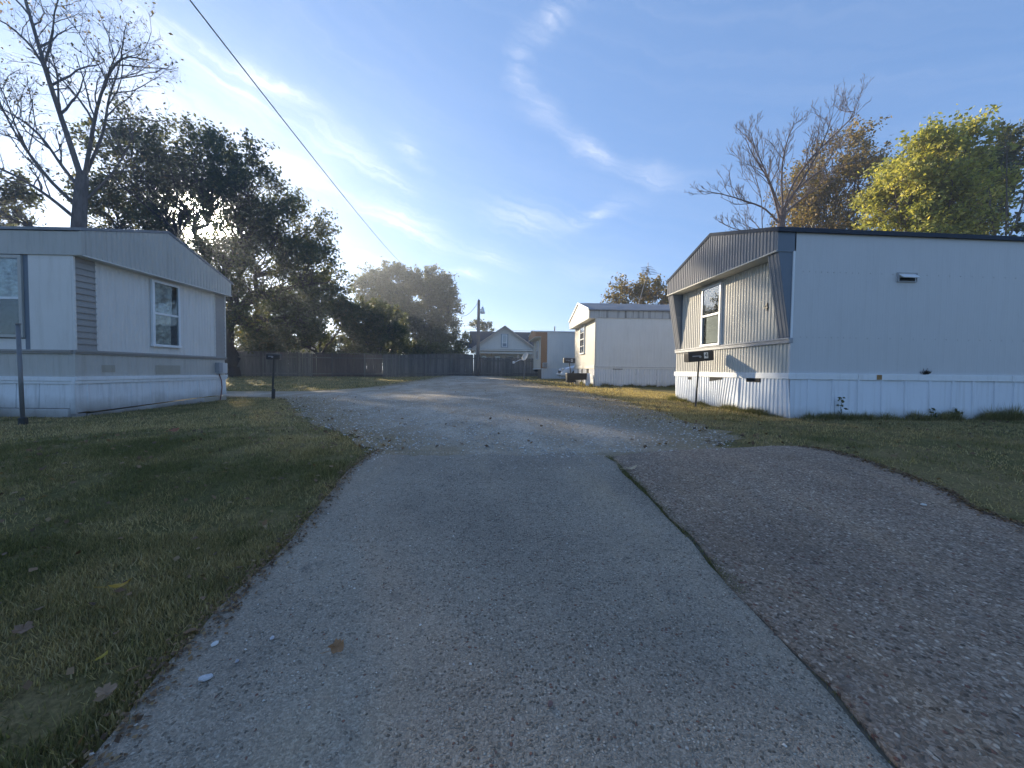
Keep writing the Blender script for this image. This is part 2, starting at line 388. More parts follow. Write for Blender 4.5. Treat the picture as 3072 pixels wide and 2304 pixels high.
def gravel_mat():
    M = NT('crushed limestone gravel'); v = M.obj(); e = attr(M, 'edge')
    w = M.n('ShaderNodeVectorMath', {0: v}, operation='ADD'); M.set(w.inputs[1], M.n('ShaderNodeVectorMath', {0: M.noise(v, 6, 2, .5, True), 3: .08}, operation='SCALE').outputs[0])
    vo = M.vor(w.outputs[0], 48); vc = M.n('ShaderNodeSeparateColor', {0: vo.outputs['Color']}).outputs[0]
    vo2 = M.vor(w.outputs[0], 90); vc2 = M.n('ShaderNodeSeparateColor', {0: vo2.outputs['Color']}).outputs[1]
    big = M.noise(v, .45, 5, .6); mid = M.noise(M.obj((1,.45,1)), 1.7, 5, .65); fine = M.noise(v, 22, 5, .7)
    c = M.ramp(vc, [(0,(.32,.27,.21)),(.4,(.47,.405,.325)),(.75,(.59,.51,.415)),(1,(.74,.66,.55))])
    c = M.mix(.45, c, M.ramp(vc2, [(0,(.28,.25,.20)),(.6,(.49,.435,.36)),(1,(.68,.61,.51))]))
    c = M.mix(M.rng(mid, .42, .58, 0, .85), c, M.mix(fine, (.23,.18,.125), (.45,.365,.265)))
    c = M.mix(M.rng(big, .38, .60, 0, .65), c, M.mix(fine, (.22,.175,.125), (.43,.355,.26)))
    x_ = M.n('ShaderNodeSeparateXYZ', {0: v}).outputs[0]
    c = M.mix(M.math('MULTIPLY', M.rng(M.math('ADD', x_, M.math('MULTIPLY', M.math('SUBTRACT', M.noise(v, 1.1, 6, .7), .5), 3.2)), .9, 2.4), .8), c, M.mix(fine, (.17,.13,.085), (.40,.32,.22)))
    k = M.rng(M.math('ADD', e, M.math('MULTIPLY', M.math('SUBTRACT', M.noise(v, 2.2, 7, .75), .5), 1.5)), .20, .75, 1, 0)
    c = M.mix(M.math('MULTIPLY', k, .92), c, M.mix(fine, (.15,.115,.07), (.36,.28,.17)))
    h = M.math('ADD', M.math('SUBTRACT', 1.0, vo.outputs['Distance']), M.math('MULTIPLY', fine, .6))
    h = M.math('ADD', h, M.math('MULTIPLY', mid, 1.8))
    M.bsdf(col=c, rough=.92, nrm=M.bump(h, .6, .02), spec=.25); return M.m
def aggregate_mat(name, stones, paste, scale, redf=.05, worn=.3, stain=(.11,.10,.09), seed=0.0, smooth_left=None, cracks=1.0):
    M = NT(name); v = M.obj(loc=(seed, seed*.7, 0))
    w = M.n('ShaderNodeVectorMath', {0: v}, operation='ADD'); M.set(w.inputs[1], M.n('ShaderNodeVectorMath', {0: M.noise(v, 30, 2, .5, True), 3: .02}, operation='SCALE').outputs[0])
    vo = M.vor(w.outputs[0], scale); ch = M.n('ShaderNodeSeparateColor', {0: vo.outputs['Color']})
    vo2 = M.vor(w.outputs[0], scale*2.1); ch2 = M.n('ShaderNodeSeparateColor', {0: vo2.outputs['Color']})
    c1 = M.ramp(ch.outputs[0], stones)
    c1 = M.mix(M.rng(ch.outputs[1], 1-redf, 1-redf*.8), c1, (.22,.11,.08))
    c2 = M.ramp(ch2.outputs[0], stones)
    big = M.noise(v, .8, 5, .62); b2 = M.noise(M.obj((1.6,.35,1), loc=(seed,0,0)), 1.6, 6, .65)   # b2: long streaks where wheels run
    stone = M.rng(vo.outputs['Distance'], .30, .50, 1, 0)
    lvl = M.math('ADD', worn, M.rng(b2, .35, .65, -.22, .38))
    if smooth_left:
        x = M.n('ShaderNodeSeparateXYZ', {0: M.obj()}).outputs[0]
        lvl = M.math('ADD', lvl, M.rng(M.math('ADD', x, M.rng(big, 0, 1, -.5, .5)), smooth_left[0], smooth_left[1], .55, 0))
    pres = M.math('MULTIPLY', stone, M.math('GREATER_THAN', ch.outputs[2], lvl))
    base = M.mix(.42, M.mix(M.noise(v, 150, 3, .6), tuple(q*.62 for q in paste), tuple(q*1.35 for q in paste)), c2)
    c = M.mix(pres, base, c1)
    c = M.mix(M.rng(big, .40, .68, 0, .75), c, M.mix(1.0, c, (.60,.60,.62), 'MULTIPLY'))
    c = M.mix(M.rng(b2, .52, .74, 0, .6), c, M.mix(1.0, c, (1.30,1.20,1.04), 'MULTIPLY'))
    c = M.mix(M.rng(M.noise(v, 4.5, 6, .75), .60, .74, 0, .65), c, stain)
    # hairline cracks, only in places
    wv = M.n('ShaderNodeVectorMath', {0: v}, operation='ADD'); M.set(wv.inputs[1], M.n('ShaderNodeVectorMath', {0: M.noise(v, 2.5, 5, .7, True), 3: .5}, operation='SCALE').outputs[0])
    cr = M.vor(wv.outputs[0], .75, 'DISTANCE_TO_EDGE').outputs['Distance']
    ck = M.math('MULTIPLY', M.rng(cr, .002, .011, 1, 0), M.rng(M.noise(v, 1.1, 3, .5), .57, .64))
    ck = M.math('MULTIPLY', ck, cracks)
    c = M.mix(M.math('MULTIPLY', ck, .8), c, (.05,.045,.035))
    h = M.math('ADD', M.math('MULTIPLY', pres, .8), M.math('MULTIPLY', M.noise(v, 160, 3, .6), .35))
    h = M.math('ADD', h, M.math('MULTIPLY', M.rng(vo2.outputs['Distance'], 0, .6, 1, 0), .35))
    h = M.math('SUBTRACT', h, M.math('MULTIPLY', ck, 1.5))
    M.bsdf(col=c, rough=M.rng(ch.outputs[1], 0, 1, .66, .92), nrm=M.bump(h, 1.0, .007), spec=.3); return M.m
MAT['ground'] = ground_mat(); MAT['gravel'] = gravel_mat()
MAT['lane'] = aggregate_mat('worn drive concrete', [(0,(.13,.107,.080)),(.35,(.25,.212,.163)),(.7,(.37,.315,.246)),(1,(.58,.51,.415))], (.31,.262,.202), 92, .05, .30, smooth_left=(-1.1,.1))
MAT['pad'] = aggregate_mat('brown exposed aggregate', [(0,(.10,.070,.047)),(.35,(.24,.175,.122)),(.7,(.41,.305,.22)),(1,(.68,.56,.44))], (.265,.195,.14), 54, .11, .08, seed=3.0, cracks=0.0)
MAT['dirt'] = plain('damp joint soil', (.10,.085,.06), .95, var=.4, scale=30, bump=.6)

gx = axis(-9, 9, .16, -150, 150); gy = axis(.3, 16, .14, -45, 190)
ground = link_mesh('ground', grid_mesh('ground', gx, gy), MAT['ground']); tag(ground, kind='structure')

def strip(name, ys, fl, fr, ncol, off, mt, jit=0.0, skirt=0.0, edge_w=.6, ragged=None):
    rows = []; ed = []; offv = off
    for y in ys:
        l = float(itp(fl,y)); r = float(itp(fr,y))
        if jit:
            l += jit*(2*float(fbm(y*3.1+5, 2.2))-1)*1.3; r += jit*(2*float(fbm(y*3.1+25, 7.7))-1)*1.3
        if r < l+.02: r = l+.02
        t = np.linspace(0, 1, ncol); xx = l+(r-l)*t
        e = np.minimum(xx-l, r-xx)/edge_w
        yy = np.full(ncol, float(y))
        if ragged is not None: offv = off-(off+.004)*ss(ragged, ragged+.55, yy+.30*(fbm(xx*2.3+3, yy*2.3+1.7)-.5)+.10*(vnoise(xx*16, yy*16)-.5))
        zz = zg(xx, yy)+offv
        row = np.stack([xx,yy,zz], -1)
        if skirt:
            a = row[0].copy(); a[2] -= skirt; b = row[-1].copy(); b[2] -= skirt
            row = np.vstack([a,row,b]); e = np.concatenate([[0],e,[0]])
        rows.append(row); ed.append(e)
    V = np.array(rows); n = V.shape[1]; idx = np.arange(V.shape[0]*n).reshape(V.shape[0], n)
    f = np.stack([idx[:-1,:-1], idx[:-1,1:], idx[1:,1:], idx[1:,:-1]], -1).reshape(-1)
    me = np_mesh(name, V.reshape(-1,3), f, 4, {'edge': np.clip(np.array(ed).ravel(), 0, 1)})
    o = link_mesh(name, me, mt); tag(o, kind='structure'); return o
gys = np.concatenate([np.arange(3.0,4.2,.03), np.arange(4.2,16,.06), np.arange(16,33.01,.25)])
strip('gravel_road', gys, GR_L, GR_R, 90, .010, MAT['gravel'], jit=.30, edge_w=1.5)
strip('driveway', np.concatenate([np.arange(-6,.6,.3), np.arange(.6,3.95,.03)]), LANE_L, JOINT, 60, .018, MAT['lane'], jit=.018, skirt=.06, ragged=3.22)
strip('concrete_pad', np.concatenate([np.arange(-6,.6,.3), np.arange(.6,3.745,.03)]), PAD_L, PAD_R, 60, .016, MAT['pad'], jit=.03, skirt=.06)
jt = ([-6,.88,1.07,1.6,2.04,2.5,3.4], [1.015,1.058,1.092,1.11,1.139,1.135,1.115])
jl = (jt[0], [q-.03 for q in jt[1]]); jr = (jt[0], [q+.035 for q in jt[1]])
strip('joint_soil', np.arange(.6,3.4,.05), jl, jr, 3, .006, MAT['dirt'])

# ------------------------------------------------------------------ mobile homes
MAT['r_side'] = paint('pale grey siding', (.56,.56,.565), .05, .42, dirt_amt=.10, bump=.06)
MAT['r_front'] = paint('off white ribbed siding', (.56,.54,.49), .06, .7, dirt_amt=.14, spec=.12)
MAT['r_gable'] = paint('grey ribbed siding', (.25,.25,.26), .08, .75, dirt_amt=.18, spec=.1)
MAT['r_slate'] = paint('slate blue trim', (.14,.17,.21), .10, .45, dirt_amt=.15)
MAT['r_edge'] = paint('dark roof edge', (.055,.065,.085), .15, .85, dirt_amt=.2, spec=.06)
MAT['r_grey'] = paint('grey trim', (.33,.34,.36), .08, .45, dirt_amt=.2)
MAT['skirt'] = paint('white skirting', (.72,.76,.82), .05, .42, dirt=(.21,.19,.16), dirt_amt=.26, streak=(9,9,.35), low=(.20,-.12,.75))
MAT['roofmetal'] = paint('coated roof metal', (.25,.26,.28), .25, .6, dirt_amt=.45, spec=.2)
MAT['rust'] = plain('rust stain', (.30,.17,.06), .8, var=.35, scale=30)
MAT['blind'] = plain('blind slats', (.80,.77,.69), .6, var=.06)
FLAT = ((0,0),(.42,0),(.47,1),(.53,1),(.58,0))
def number(name, txt, mt, parent, loc, rot, size, depth=.004):
    c = bpy.data.curves.new(name, 'FONT'); c.body = txt; c.size = size; c.extrude = depth; c.align_x = 'CENTER'; c.align_y = 'CENTER'
    tmp = bpy.data.objects.new(name+'_outline', c); me = bpy.data.meshes.new_from_object(tmp); me.name = name
    bpy.data.objects.remove(tmp); bpy.data.curves.remove(c)
    o = link_mesh(name, me, mt, parent); o.location = loc; o.rotation_euler = rot
    return o
def window_x(parent, sx, y0, y1, z0, z1, sash, mats, cols=1, rows=1, fw=.045, blinds=None, curtain=None, x=0.0):
    """double hung window on a wall whose face is x; sx = outward sign along x"""
    fr, gl = mats
    def b(mb, d0, d1, *r): return mb.box(min(x+sx*d0, x+sx*d1), max(x+sx*d0, x+sx*d1), *r)
    w = b(MB(), .004, .02, y0+fw*.5, y1-fw*.5, z0+fw*.5, z1-fw*.5).build('window', MAT['dark'], parent)
    m = MB(); b(m, .002, .062, y0, y0+fw, z0, z1); b(m, .002, .062, y1-fw, y1, z0, z1); b(m, .002, .060, y0+fw, y1-fw, z1-fw, z1); b(m, .002, .072, y0-.015, y1+.015, z0-fw*.3, z0+fw*.8)
    m.build('frame', fr, w, bevel=.004)
    b(MB(), .03, .055, y0+fw, y1-fw, sash-.022, sash+.022).build('sash_rail', fr, w, bevel=.003)
    b(MB(), .042, .046, y0+fw, y1-fw, sash+.022, z1-fw).build('pane', gl, w)
    b(MB(), .036, .040, y0+fw, y1-fw, z0+fw*.8, sash-.022).build('pane', MAT['clearglass'] if blinds else gl, w)
    if cols > 1 or rows > 1:
        for (a, c) in ((z0+fw, sash-.022), (sash+.022, z1-fw)):
            for i in range(1, cols):
                q = y0+fw+(y1-y0-2*fw)*i/cols; b(MB(), .040, .052, q-.012, q+.012, a, c).build('muntin', fr, w)
            for i in range(1, rows):
                q = a+(c-a)*i/rows; b(MB(), .041, .053, y0+fw, y1-fw, q-.012, q+.012).build('muntin', fr, w)
    if blinds:
        m = MB(); z = blinds[2]
        while z < blinds[3]:
            m.add([(x+sx*.022, blinds[0], z+.011), (x+sx*.022, blinds[1], z+.011), (x+sx*.031, blinds[1], z-.004), (x+sx*.031, blinds[0], z-.004),
                   (x+sx*.0235, blinds[0], z+.012), (x+sx*.0235, blinds[1], z+.012), (x+sx*.0325, blinds[1], z-.003), (x+sx*.0325, blinds[0], z-.003)],
                  [(0,1,2,3),(7,6,5,4),(0,4,5,1),(2,6,7,3),(1,5,6,2),(0,3,7,4)]); z += .021
        tag(m.build('window_blind', MAT['blind'], w), kind='stuff')
    return w

# ---- near right home: number 4
H4 = empty('mobile_home', (4.876, 5.838, 0)); W = 3.66; LEN = 15.0
tag(H4, 'grey mobile home with ribbed front, number 4 and blue corner trim', 'mobile home', 'mobile homes in the park')
ZT0, ZT1, ZM0, ZM1, ZS, ZE, ZR = .648, .745, 1.227, 1.308, 2.685, 3.0, 3.56
OV = -.28
bx('body', MAT['dark'], H4, .05, LEN-.05, .05, W-.05, .45, 2.96)
m = MB().corr((0,0,0), (1,0,0), (0,-1,0), LEN, ZT1-.03, 2.978, .1016, .0007, FLAT); m.build('side_wall', MAT['r_side'], H4)
MB().corr((LEN,W,0), (-1,0,0), (0,1,0), LEN, ZT1-.03, 2.978, .1016, .005, FLAT).build('side_wall', MAT['r_side'], H4)
bx('corner_trim', MAT['r_side'], H4, -.014, .035, -.014, .02, ZT1, ZM0-.002)
bx('corner_trim', MAT['white'], H4, -.010, .022, -.012, .02, ZM1+.002, 2.678)
MB().corr((0,W,0), (0,-1,0), (-1,0,0), W, ZT1-.03, ZM0+.01, .08, .012).build('front_lower_wall', MAT['r_front'], H4)
MB().corr((0,W-.24,0), (0,-1,0), (-1,0,0), W-.24-2.48, ZM1-.01, ZS+.01, .08, .012).build('front_wall_sheet', MAT['r_front'], H4)
MB().corr((0,1.79,0), (0,-1,0), (-1,0,0), 1.79-.2, ZM1-.01, ZS+.01, .08, .012).build('front_wall_sheet', MAT['r_front'], H4)
bx('front_wall_sheet', MAT['r_front'], H4, 0, .03, 1.79, 2.48, ZM1, ZS)
m = MB().box(-.038, .03, -.02, W+.02, ZM0, ZM1); m.box(-.050, -.036, -.021, W+.021, ZM1-.022, ZM1+.004); m.build('belt_rail', MAT['r_grey'], H4, bevel=.004)
# raked corner wings under the overhang
def wing(y0, y1, name):
    e = MB().hexa([(-.02,y0,ZM1+.003),(.02,y0,ZM1+.003),(.02,y1,ZM1+.003),(-.02,y1,ZM1+.003),(OV+.025,y0,ZS),(.02,y0,ZS),(.02,y1,ZS),(OV+.025,y1,ZS)]).build(name, MAT['r_slate'], H4)
    mm = MB(); k = 0
    n = 24; P = []
    for i in range(n+1):
        q = y0+(y1-y0)*i/n; ph = ((q-y0)/.08) % 1; h = 0.012 if .4 < ph < .85 else 0.003
        P.append((q, h))
    v = []
    for q, h in P: v += [(-.02-h, q, ZM1+.003), (OV+.025-h, q, ZS)]
    mm.add(v, [(2*i, 2*i+1, 2*i+3, 2*i+2) for i in range(n)]); mm.build('ribbed_face', MAT['r_gable'], e)
    return e
wing(.004, .235, 'corner_wing'); wing(W-.235, W-.004, 'corner_wing')
def gable_top(v, near, ridge, far, w, rv=None):
    rv = rv if rv else w/2
    return near+(ridge-near)*v/rv if v <= rv else ridge+(far-ridge)*(v-rv)/(w-rv)
gt = lambda q: gable_top(W-q, 2.985, 3.53, 2.985, W)
MB().corr((OV,W,0), (0,-1,0), (-1,0,0), W, ZS, gt, .08, .012).build('gable_fascia', MAT['r_gable'], H4)
m = MB().prism([(0,ZS+.002),(W,ZS+.002),(W,2.98),(W/2,3.52),(0,2.98)], 'x', OV+.004, .04); m.build('gable_box', MAT['r_slate'], H4)
bx('soffit', MAT['r_front'], H4, OV-.016, .03, -.004, W+.004, ZS-.022, ZS, bevel=.003)
m = MB(); t = .035
m.prism([(-.035,2.975),(W/2,3.53),(W+.035,2.975),(W+.035,2.975+.066),(W/2,3.53+.066),(-.035,2.975+.066)], 'x', OV-.022, LEN+.05)
m.build('roof', MAT['r_edge'], H4)
m = MB(); m.prism([(-.05,2.968),(-.036,2.968),(-.036,3.038),(-.05,3.03)], 'x', OV-.02, LEN); m.build('drip_edge', MAT['r_edge'], H4)
bx('fascia_return', MAT['r_slate'], H4, OV+.002, .012, -.008, .02, ZS-.02, 2.968)
# window, number, vent
w4 = window_x(H4, -1, 1.79, 2.48, 1.325, 2.60, 1.98, (MAT['white'], MAT['darkglass']), blinds=(1.85, 2.32, 1.39, 2.55))
number('house_number', '4', MAT['black'], H4, (-.020, .535, 1.88), (math.pi/2, 0, -math.pi/2), .19, .008)
V = bx('wall_vent', MAT['white'], H4, 1.777, 2.12, -.016, 0, 2.245, 2.395, bevel=.008)
m = MB(); m.box(1.777,1.79,-.026,-.012,2.245,2.395); m.box(2.107,2.12,-.026,-.012,2.245,2.395); m.box(1.79,2.107,-.026,-.012,2.382,2.395); m.box(1.79,2.107,-.026,-.012,2.245,2.258); m.build('rim', MAT['r_grey'], V)
bx('opening', MAT['dark'], V, 1.815, 2.085, -.022, -.013, 2.262, 2.312)
m = MB().prism([(-.014,2.375),(-.095,2.305),(-.088,2.297),(-.014,2.362)], 'x', 1.805, 2.095); m.build('flap', MAT['white'], V)
m = MB()
for i in range(27):
    xq = .17 + i*(.105 if i < 9 else .2) + (0 if i < 9 else -.855)
    for z in (2.365, 1.325):
        if z > 2 and 1.72 < xq < 2.17: continue
        m.tube([(xq+random.uniform(-.01,.01), .0, z), (xq, -.006, z)], .0045, 6)
tag(m.build('screws', MAT['steel'], H4), kind='stuff')
# white trim band and skirting
m = MB().box(-.035, 0, 2.157, W+.035, ZT0+.005, ZT1+.012); m.build('trim_board', MAT['white'], H4, bevel=.004)
o = MB().hexa([(-.042,-.034,ZT0+.004),(0,-.034,ZT0+.004),(0,2.145,ZT0-.035),(-.042,2.145,ZT0-.035),(-.042,-.034,ZT1+.004),(0,-.034,ZT1+.004),(0,2.145,ZT1-.022),(-.042,2.145,ZT1-.022)])
o = MB().box(-.036, 0, -.034, 2.15, ZT0, ZT1+.003).build('trim_board', MAT['white'], H4, bevel=.004)
for a, b in ((-.034,1.148),(1.155,3.9),(3.906,7.4),(7.406,11),(11.006,LEN)):
    bx('trim_board', MAT['white'], H4, a, b, -.037, 0, ZT0+random.uniform(-.004,.004), ZT1+random.uniform(-.003,.003), bevel=.004)
MB().box(1.47,1.56,-.0395,-.038,ZT0+.006,ZT1-.012).build('rust_stain', MAT['rust'], H4)
edges = [0,.343,.764,1.20,1.617,2.034,2.457,2.871,3.245,3.659,4.016]
while edges[-1] < LEN-.3: edges.append(edges[-1]+.41)
for i in range(len(edges)-1):
    a, b = edges[i], edges[i+1]; d = random.uniform(-.006,.008); d2 = random.uniform(-.010,.014); lz = -.12
    mm = MB(); y0 = -.012-d; y1 = -.020-d2
    # flat panel with a folded rib at its seam
    mm.add([(a+.004,y0,ZT0+.02),(b-.055,y0,ZT0+.02),(b-.045,y0-.016,ZT0+.02),(b-.006,y0-.016,ZT0+.02),(b-.002,y0,ZT0+.02),
            (a+.004+d2,y1,lz),(b-.055+d2,y1,lz),(b-.045+d2,y1-.016,lz),(b-.006+d2,y1-.016,lz),(b-.002+d2,y1,lz),
            (a+.004,.02,ZT0+.02),(b-.002,.02,ZT0+.02),(a+.004+d2,.02,lz),(b-.002+d2,.02,lz)],
           [(0,5,6,1),(1,6,7,2),(2,7,8,3),(3,8,9,4),(10,12,5,0),(4,9,13,11)])
    mm.build('skirting_panel', MAT['skirt'], H4)
def skw(q, t):
    return (1-t)*(.10*math.sin(q*1.9+.4)+.05*math.sin(q*5.1))
for a, b in ((0,1.22),(1.22,2.44),(2.44,3.66)):
    MB().corr((-.012,W-a,0), (0,-1,0), (-1,0,0), b-a, -.12, ZT0+.02, .085, .014, skew=lambda q,t,a=a: skw(q+a,t)).build('skirting_panel', MAT['skirt'], H4)
for y0, y1, z0, z1 in ((2.86,3.02,.575,.635),(1.70,2.14,.560,.652),(.62,.97,.580,.650)):
    mm = MB().hexa([(-.030,y0,z0+(.045 if y0 == 1.70 else 0)),(-.012,y0,z0+(.045 if y0 == 1.70 else 0)),(-.012,y1,z0),(-.030,y1,z0),(-.030,y0,z1),(-.012,y0,z1),(-.012,y1,z1),(-.030,y1,z1)])
    mm.build('gap_shade_panel', MAT['dark'], H4)  # solid dark panels standing in for the shade inside the skirting slots

# ---- left home
HL = empty('mobile_home', (-7.2354, 7.3579, 0), -.05)
tag(HL, 'cream mobile home with lap siding corners and foil lined windows', 'mobile home', 'mobile homes in the park')
MAT['l_sheet'] = paint('pale cream siding', (.68,.66,.63), .07, .5, dirt=(.27,.22,.14), dirt_amt=.20)
MAT['l_low'] = paint('aged cream siding', (.50,.48,.44), .09, .5, dirt=(.24,.20,.13), dirt_amt=.35)
MAT['l_lap'] = paint('taupe lap siding', (.33,.31,.29), .10, .6, dirt=(.16,.13,.10), dirt_amt=.3)
MAT['l_fascia'] = paint('grey beige fascia', (.45,.44,.41), .09, .5, dirt=(.18,.16,.12), dirt_amt=.3, streak=(9,9,.6))
MAT['l_skirt'] = paint('white painted skirting', (.74,.76,.78), .07, .5, dirt=(.18,.16,.13), dirt_amt=.45, streak=(7,7,.4), low=(.18,-.2,.95))
MAT['foil'] = foil('crumpled foil'); MAT['foil2'] = foil('crumpled pale lining', (.82,.78,.66))
MAT['patch'] = paint('patched siding', (.40,.37,.31), .12, .6, dirt=(.22,.18,.12), dirt_amt=.4)
LL = 15.0
bx('body', MAT['dark'], HL, -LL+.05, -.05, .05, W-.05, .3, 3.0)
MB().corr((0,.365,0), (0,1,0), (1,0,0), 3.30-.365, 1.0, 2.68, .092, .006).build('front_wall_sheet', MAT['l_sheet'], HL)
for y0, y1 in ((.012,.362),(3.303,W-.006)):
    z = 1.016; k = 0
    while z < 2.66:
        h = .112; z1 = min(z+h, 2.668)
        MB().hexa([(-.01,y0,z),(.030,y0,z-.006),(.030,y1,z-.006),(-.01,y1,z),(-.01,y0,z1),(.010,y0,z1),(.010,y1,z1),(-.01,y1,z1)]).build('siding_board', MAT['l_lap'], HL)
        z += h
bx('corner_trim', MAT['l_sheet'], HL, -.03, .036, -.016, .011, 1.016, 2.675)
bx('corner_trim', MAT['l_sheet'], HL, -.03, .034, W-.005, W+.016, 1.016, 2.675)
bx('edge_trim', MAT['l_sheet'], HL, 0, .026, .355, .375, 1.016, 2.675); bx('edge_trim', MAT['l_sheet'], HL, 0, .026, 3.29, 3.312, 1.016, 2.675)
MB().corr((0,-.002,0), (0,1,0), (1,0,0), W+.004, .5, .95, .092, .004).build('front_lower_wall', MAT['l_low'], HL)
def belt(mt, z0, z1): 
    m = MB().box(-.02, .034, -.02, W+.02, z0, z1); m.box(.03, .050, -.019, W+.019, z0+.03, z1+.004); m.build('belt_rail', mt, HL, bevel=.004)
belt(MAT['l_lap'], .947, 1.014)
m = MB().box(-LL, -.021, -.035, .02, .944, 1.006); m.box(-LL, -.022, -.05, -.03, .975, 1.011); m.build('belt_rail', MAT['l_lap'], HL, bevel=.004)
m = MB().box(-.02, .036, -.04, W+.04, .412, .535); m.box(.03, .052, -.041, W+.041, .47, .541); m.build('trim_board', MAT['white'], HL, bevel=.005)
m = MB().box(-LL, -.021, -.038, .02, .408, .530); m.box(-LL, -.022, -.054, -.03, .46, .536); m.build('trim_board', MAT['white'], HL, bevel=.005)
# side facing the camera
MB().corr((-LL,0,0), (1,0,0), (0,-1,0), LL-.012, .5, .95, .13, .004, FLAT).build('side_lower_wall', MAT['l_low'], HL)
bx('side_panel', MAT['l_sheet'], HL, -.735, -.004, -.022, .02, 1.010, 2.668, bevel=.003)
bx('shutter', MAT['r_slate'], HL, -.822, -.737, -.018, .02, 1.008, 2.655, bevel=.003)
bx('side_panel', MAT['l_sheet'], HL, -2.30, -.826, -.012, .02, 1.008, 1.20)
bx('side_panel', MAT['l_sheet'], HL, -LL, -2.31, -.014, .02, 1.008, 2.668)
wl = MB().box(-2.28, -.832, -.006, .02, 1.21, 2.65).build('window', MAT['dark'], HL)
m = MB(); m.box(-.885,-.828,-.05,.0,1.215,2.65); m.box(-2.29,-2.235,-.05,0,1.215,2.65); m.box(-2.235,-.885,-.048,0,2.595,2.65); m.box(-2.235,-.885,-.055,0,1.215,1.265); m.build('frame', MAT['l_fascia'], wl, bevel=.004)
bx('sash_rail', MAT['white'], wl, -2.235, -.885, -.044, -.01, 1.885, 1.925)
def crumple(name, mt, parent, p0, ax, L, z0, z1, nrm, amp=.012, n=(18,26), seed=1):
    rr = random.Random(seed); v = []; f = []
    p0, ax, nrm = Vector(p0), Vector(ax), Vector(nrm)
    for i in range(n[0]+1):
        for j in range(n[1]+1):
            e = 0 if i in (0, n[0]) else 1
            p = p0 + ax*(L*i/n[0] + e*rr.uniform(-.012,.012)) + nrm*rr.uniform(-amp, amp)
            v.append((p.x, p.y, z0+(z1-z0)*j/n[1]+ (rr.uniform(-.01,.01) if 0 < j < n[1] else 0)))
    k = n[1]+1
    for i in range(n[0]):
        for j in range(n[1]): f.append((i*k+j, (i+1)*k+j, (i+1)*k+j+1, i*k+j+1))
    return MB().add(v, f).build(name, mt, parent)
crumple('foil_lining', MAT['foil'], wl, (-2.2,-.018,0), (1,0,0), 1.30, 1.93, 2.59, (0,-1,0), .006, (24,16), 3)
crumple('insect_screen', MAT['dark'], wl, (-2.2,-.018,0), (1,0,0), 1.30, 1.28, 1.88, (0,-1,0), .004, (24,12), 4)
bx('pane', MAT['clearglass'], wl, -2.235, -.885, -.036, -.032, 1.925, 2.595); bx('pane', MAT['clearglass'], wl, -2.235, -.885, -.030, -.027, 1.265, 1.885)
# roof with overhang and fascia
OL = .20
ltop = lambda q: gable_top(q, 3.10, 3.655, 3.00, W, 1.72)
MB().corr((OL,0,0), (0,1,0), (1,0,0), W, 2.675, ltop, .092, .009).build('gable_fascia', MAT['l_fascia'], HL)
MB().prism([(0,2.68),(W,2.68),(W,2.99),(1.72,3.645),(0,3.09)], 'x', -.04, OL-.004).build('gable_box', MAT['l_fascia'], HL)
bx('soffit', MAT['l_sheet'], HL, -.02, OL+.012, -.03, W+.01, 2.656, 2.676, bevel=.003)
MB().corr((-LL,-.035,0), (1,0,0), (0,-1,0), LL+OL, 2.682, 3.075, .3, .004, FLAT).build('eave_fascia', MAT['l_fascia'], HL)
bx('eave_trim', MAT['l_fascia'], HL, -LL, OL+.004, -.046, .02, 2.664, 2.690)
m = MB().prism([(-.06,3.085),(1.72,3.66),(W+.05,2.985),(W+.05,3.03),(1.72,3.71),(-.06,3.135)], 'x', -LL, OL+.02); m.build('roof', MAT['roofmetal'], HL)
# window on the road side
w = MB().box(-.004, .016, 1.50, 2.16, 1.22, 2.58).build('window', MAT['dark'], HL)
m = MB(); m.box(.006,.062,1.475,1.53,1.185,2.605); m.box(.006,.062,2.13,2.18,1.185,2.605); m.box(.006,.060,1.53,2.13,2.555,2.605); m.box(.006,.070,1.46,2.195,1.17,1.225); m.build('frame', MAT['white'], w, bevel=.005)
bx('sash_rail', MAT['white'], w, .02, .052, 1.53, 2.13, 1.872, 1.915)
crumple('foil_lining', MAT['foil'], w, (.024,1.53,0), (0,1,0), .46, 1.92, 2.55, (1,0,0), .006, (10,14), 5)
crumple('curtain', MAT['foil2'], w, (.024,1.53,0), (0,1,0), .42, 1.23, 1.87, (1,0,0), .006, (10,14), 6)
bx('pane', MAT['clearglass'], w, .040, .044, 1.53, 2.13, 1.915, 2.555); bx('pane', MAT['clearglass'], w, .034, .038, 1.53, 2.13, 1.225, 1.872)
bx('patch', MAT['patch'], HL, .003, .009, .449, .692, .620, .755); bx('patch', MAT['patch'], HL, .003, .008, 1.577, 2.209, .566, .768)
mb_ = bx('meter_box', MAT['r_side'], HL, .004, .12, 3.30, 3.60, .57, .855, bevel=.012)
bx('lid', MAT['r_grey'], mb_, .004, .128, 3.29, 3.42, .60, .862, bevel=.01)
MB().tube([(.06,3.36,.575),(.075,3.42,.40),(.07,3.45,.2),(.07,3.42,.05),(.08,3.36,-.14)], .012, 7).build('cable', plain('red brown cable', (.16,.05,.04), .5), HL, smooth=True)
bx('corner_trim', MAT['l_low'], HL, -.03, .012, -.012, .006, .536, .946)
bx('corner_trim', MAT['l_skirt'], HL, -.066, .022, -.036, .004, -.12, .410)
bx('corner_trim', MAT['white'], HL, -.03, .030, -.046, .0, .410, .534)
bx('corner_trim', MAT['l_fascia'], HL, OL-.03, OL+.012, -.041, .006, 2.678, 3.085)
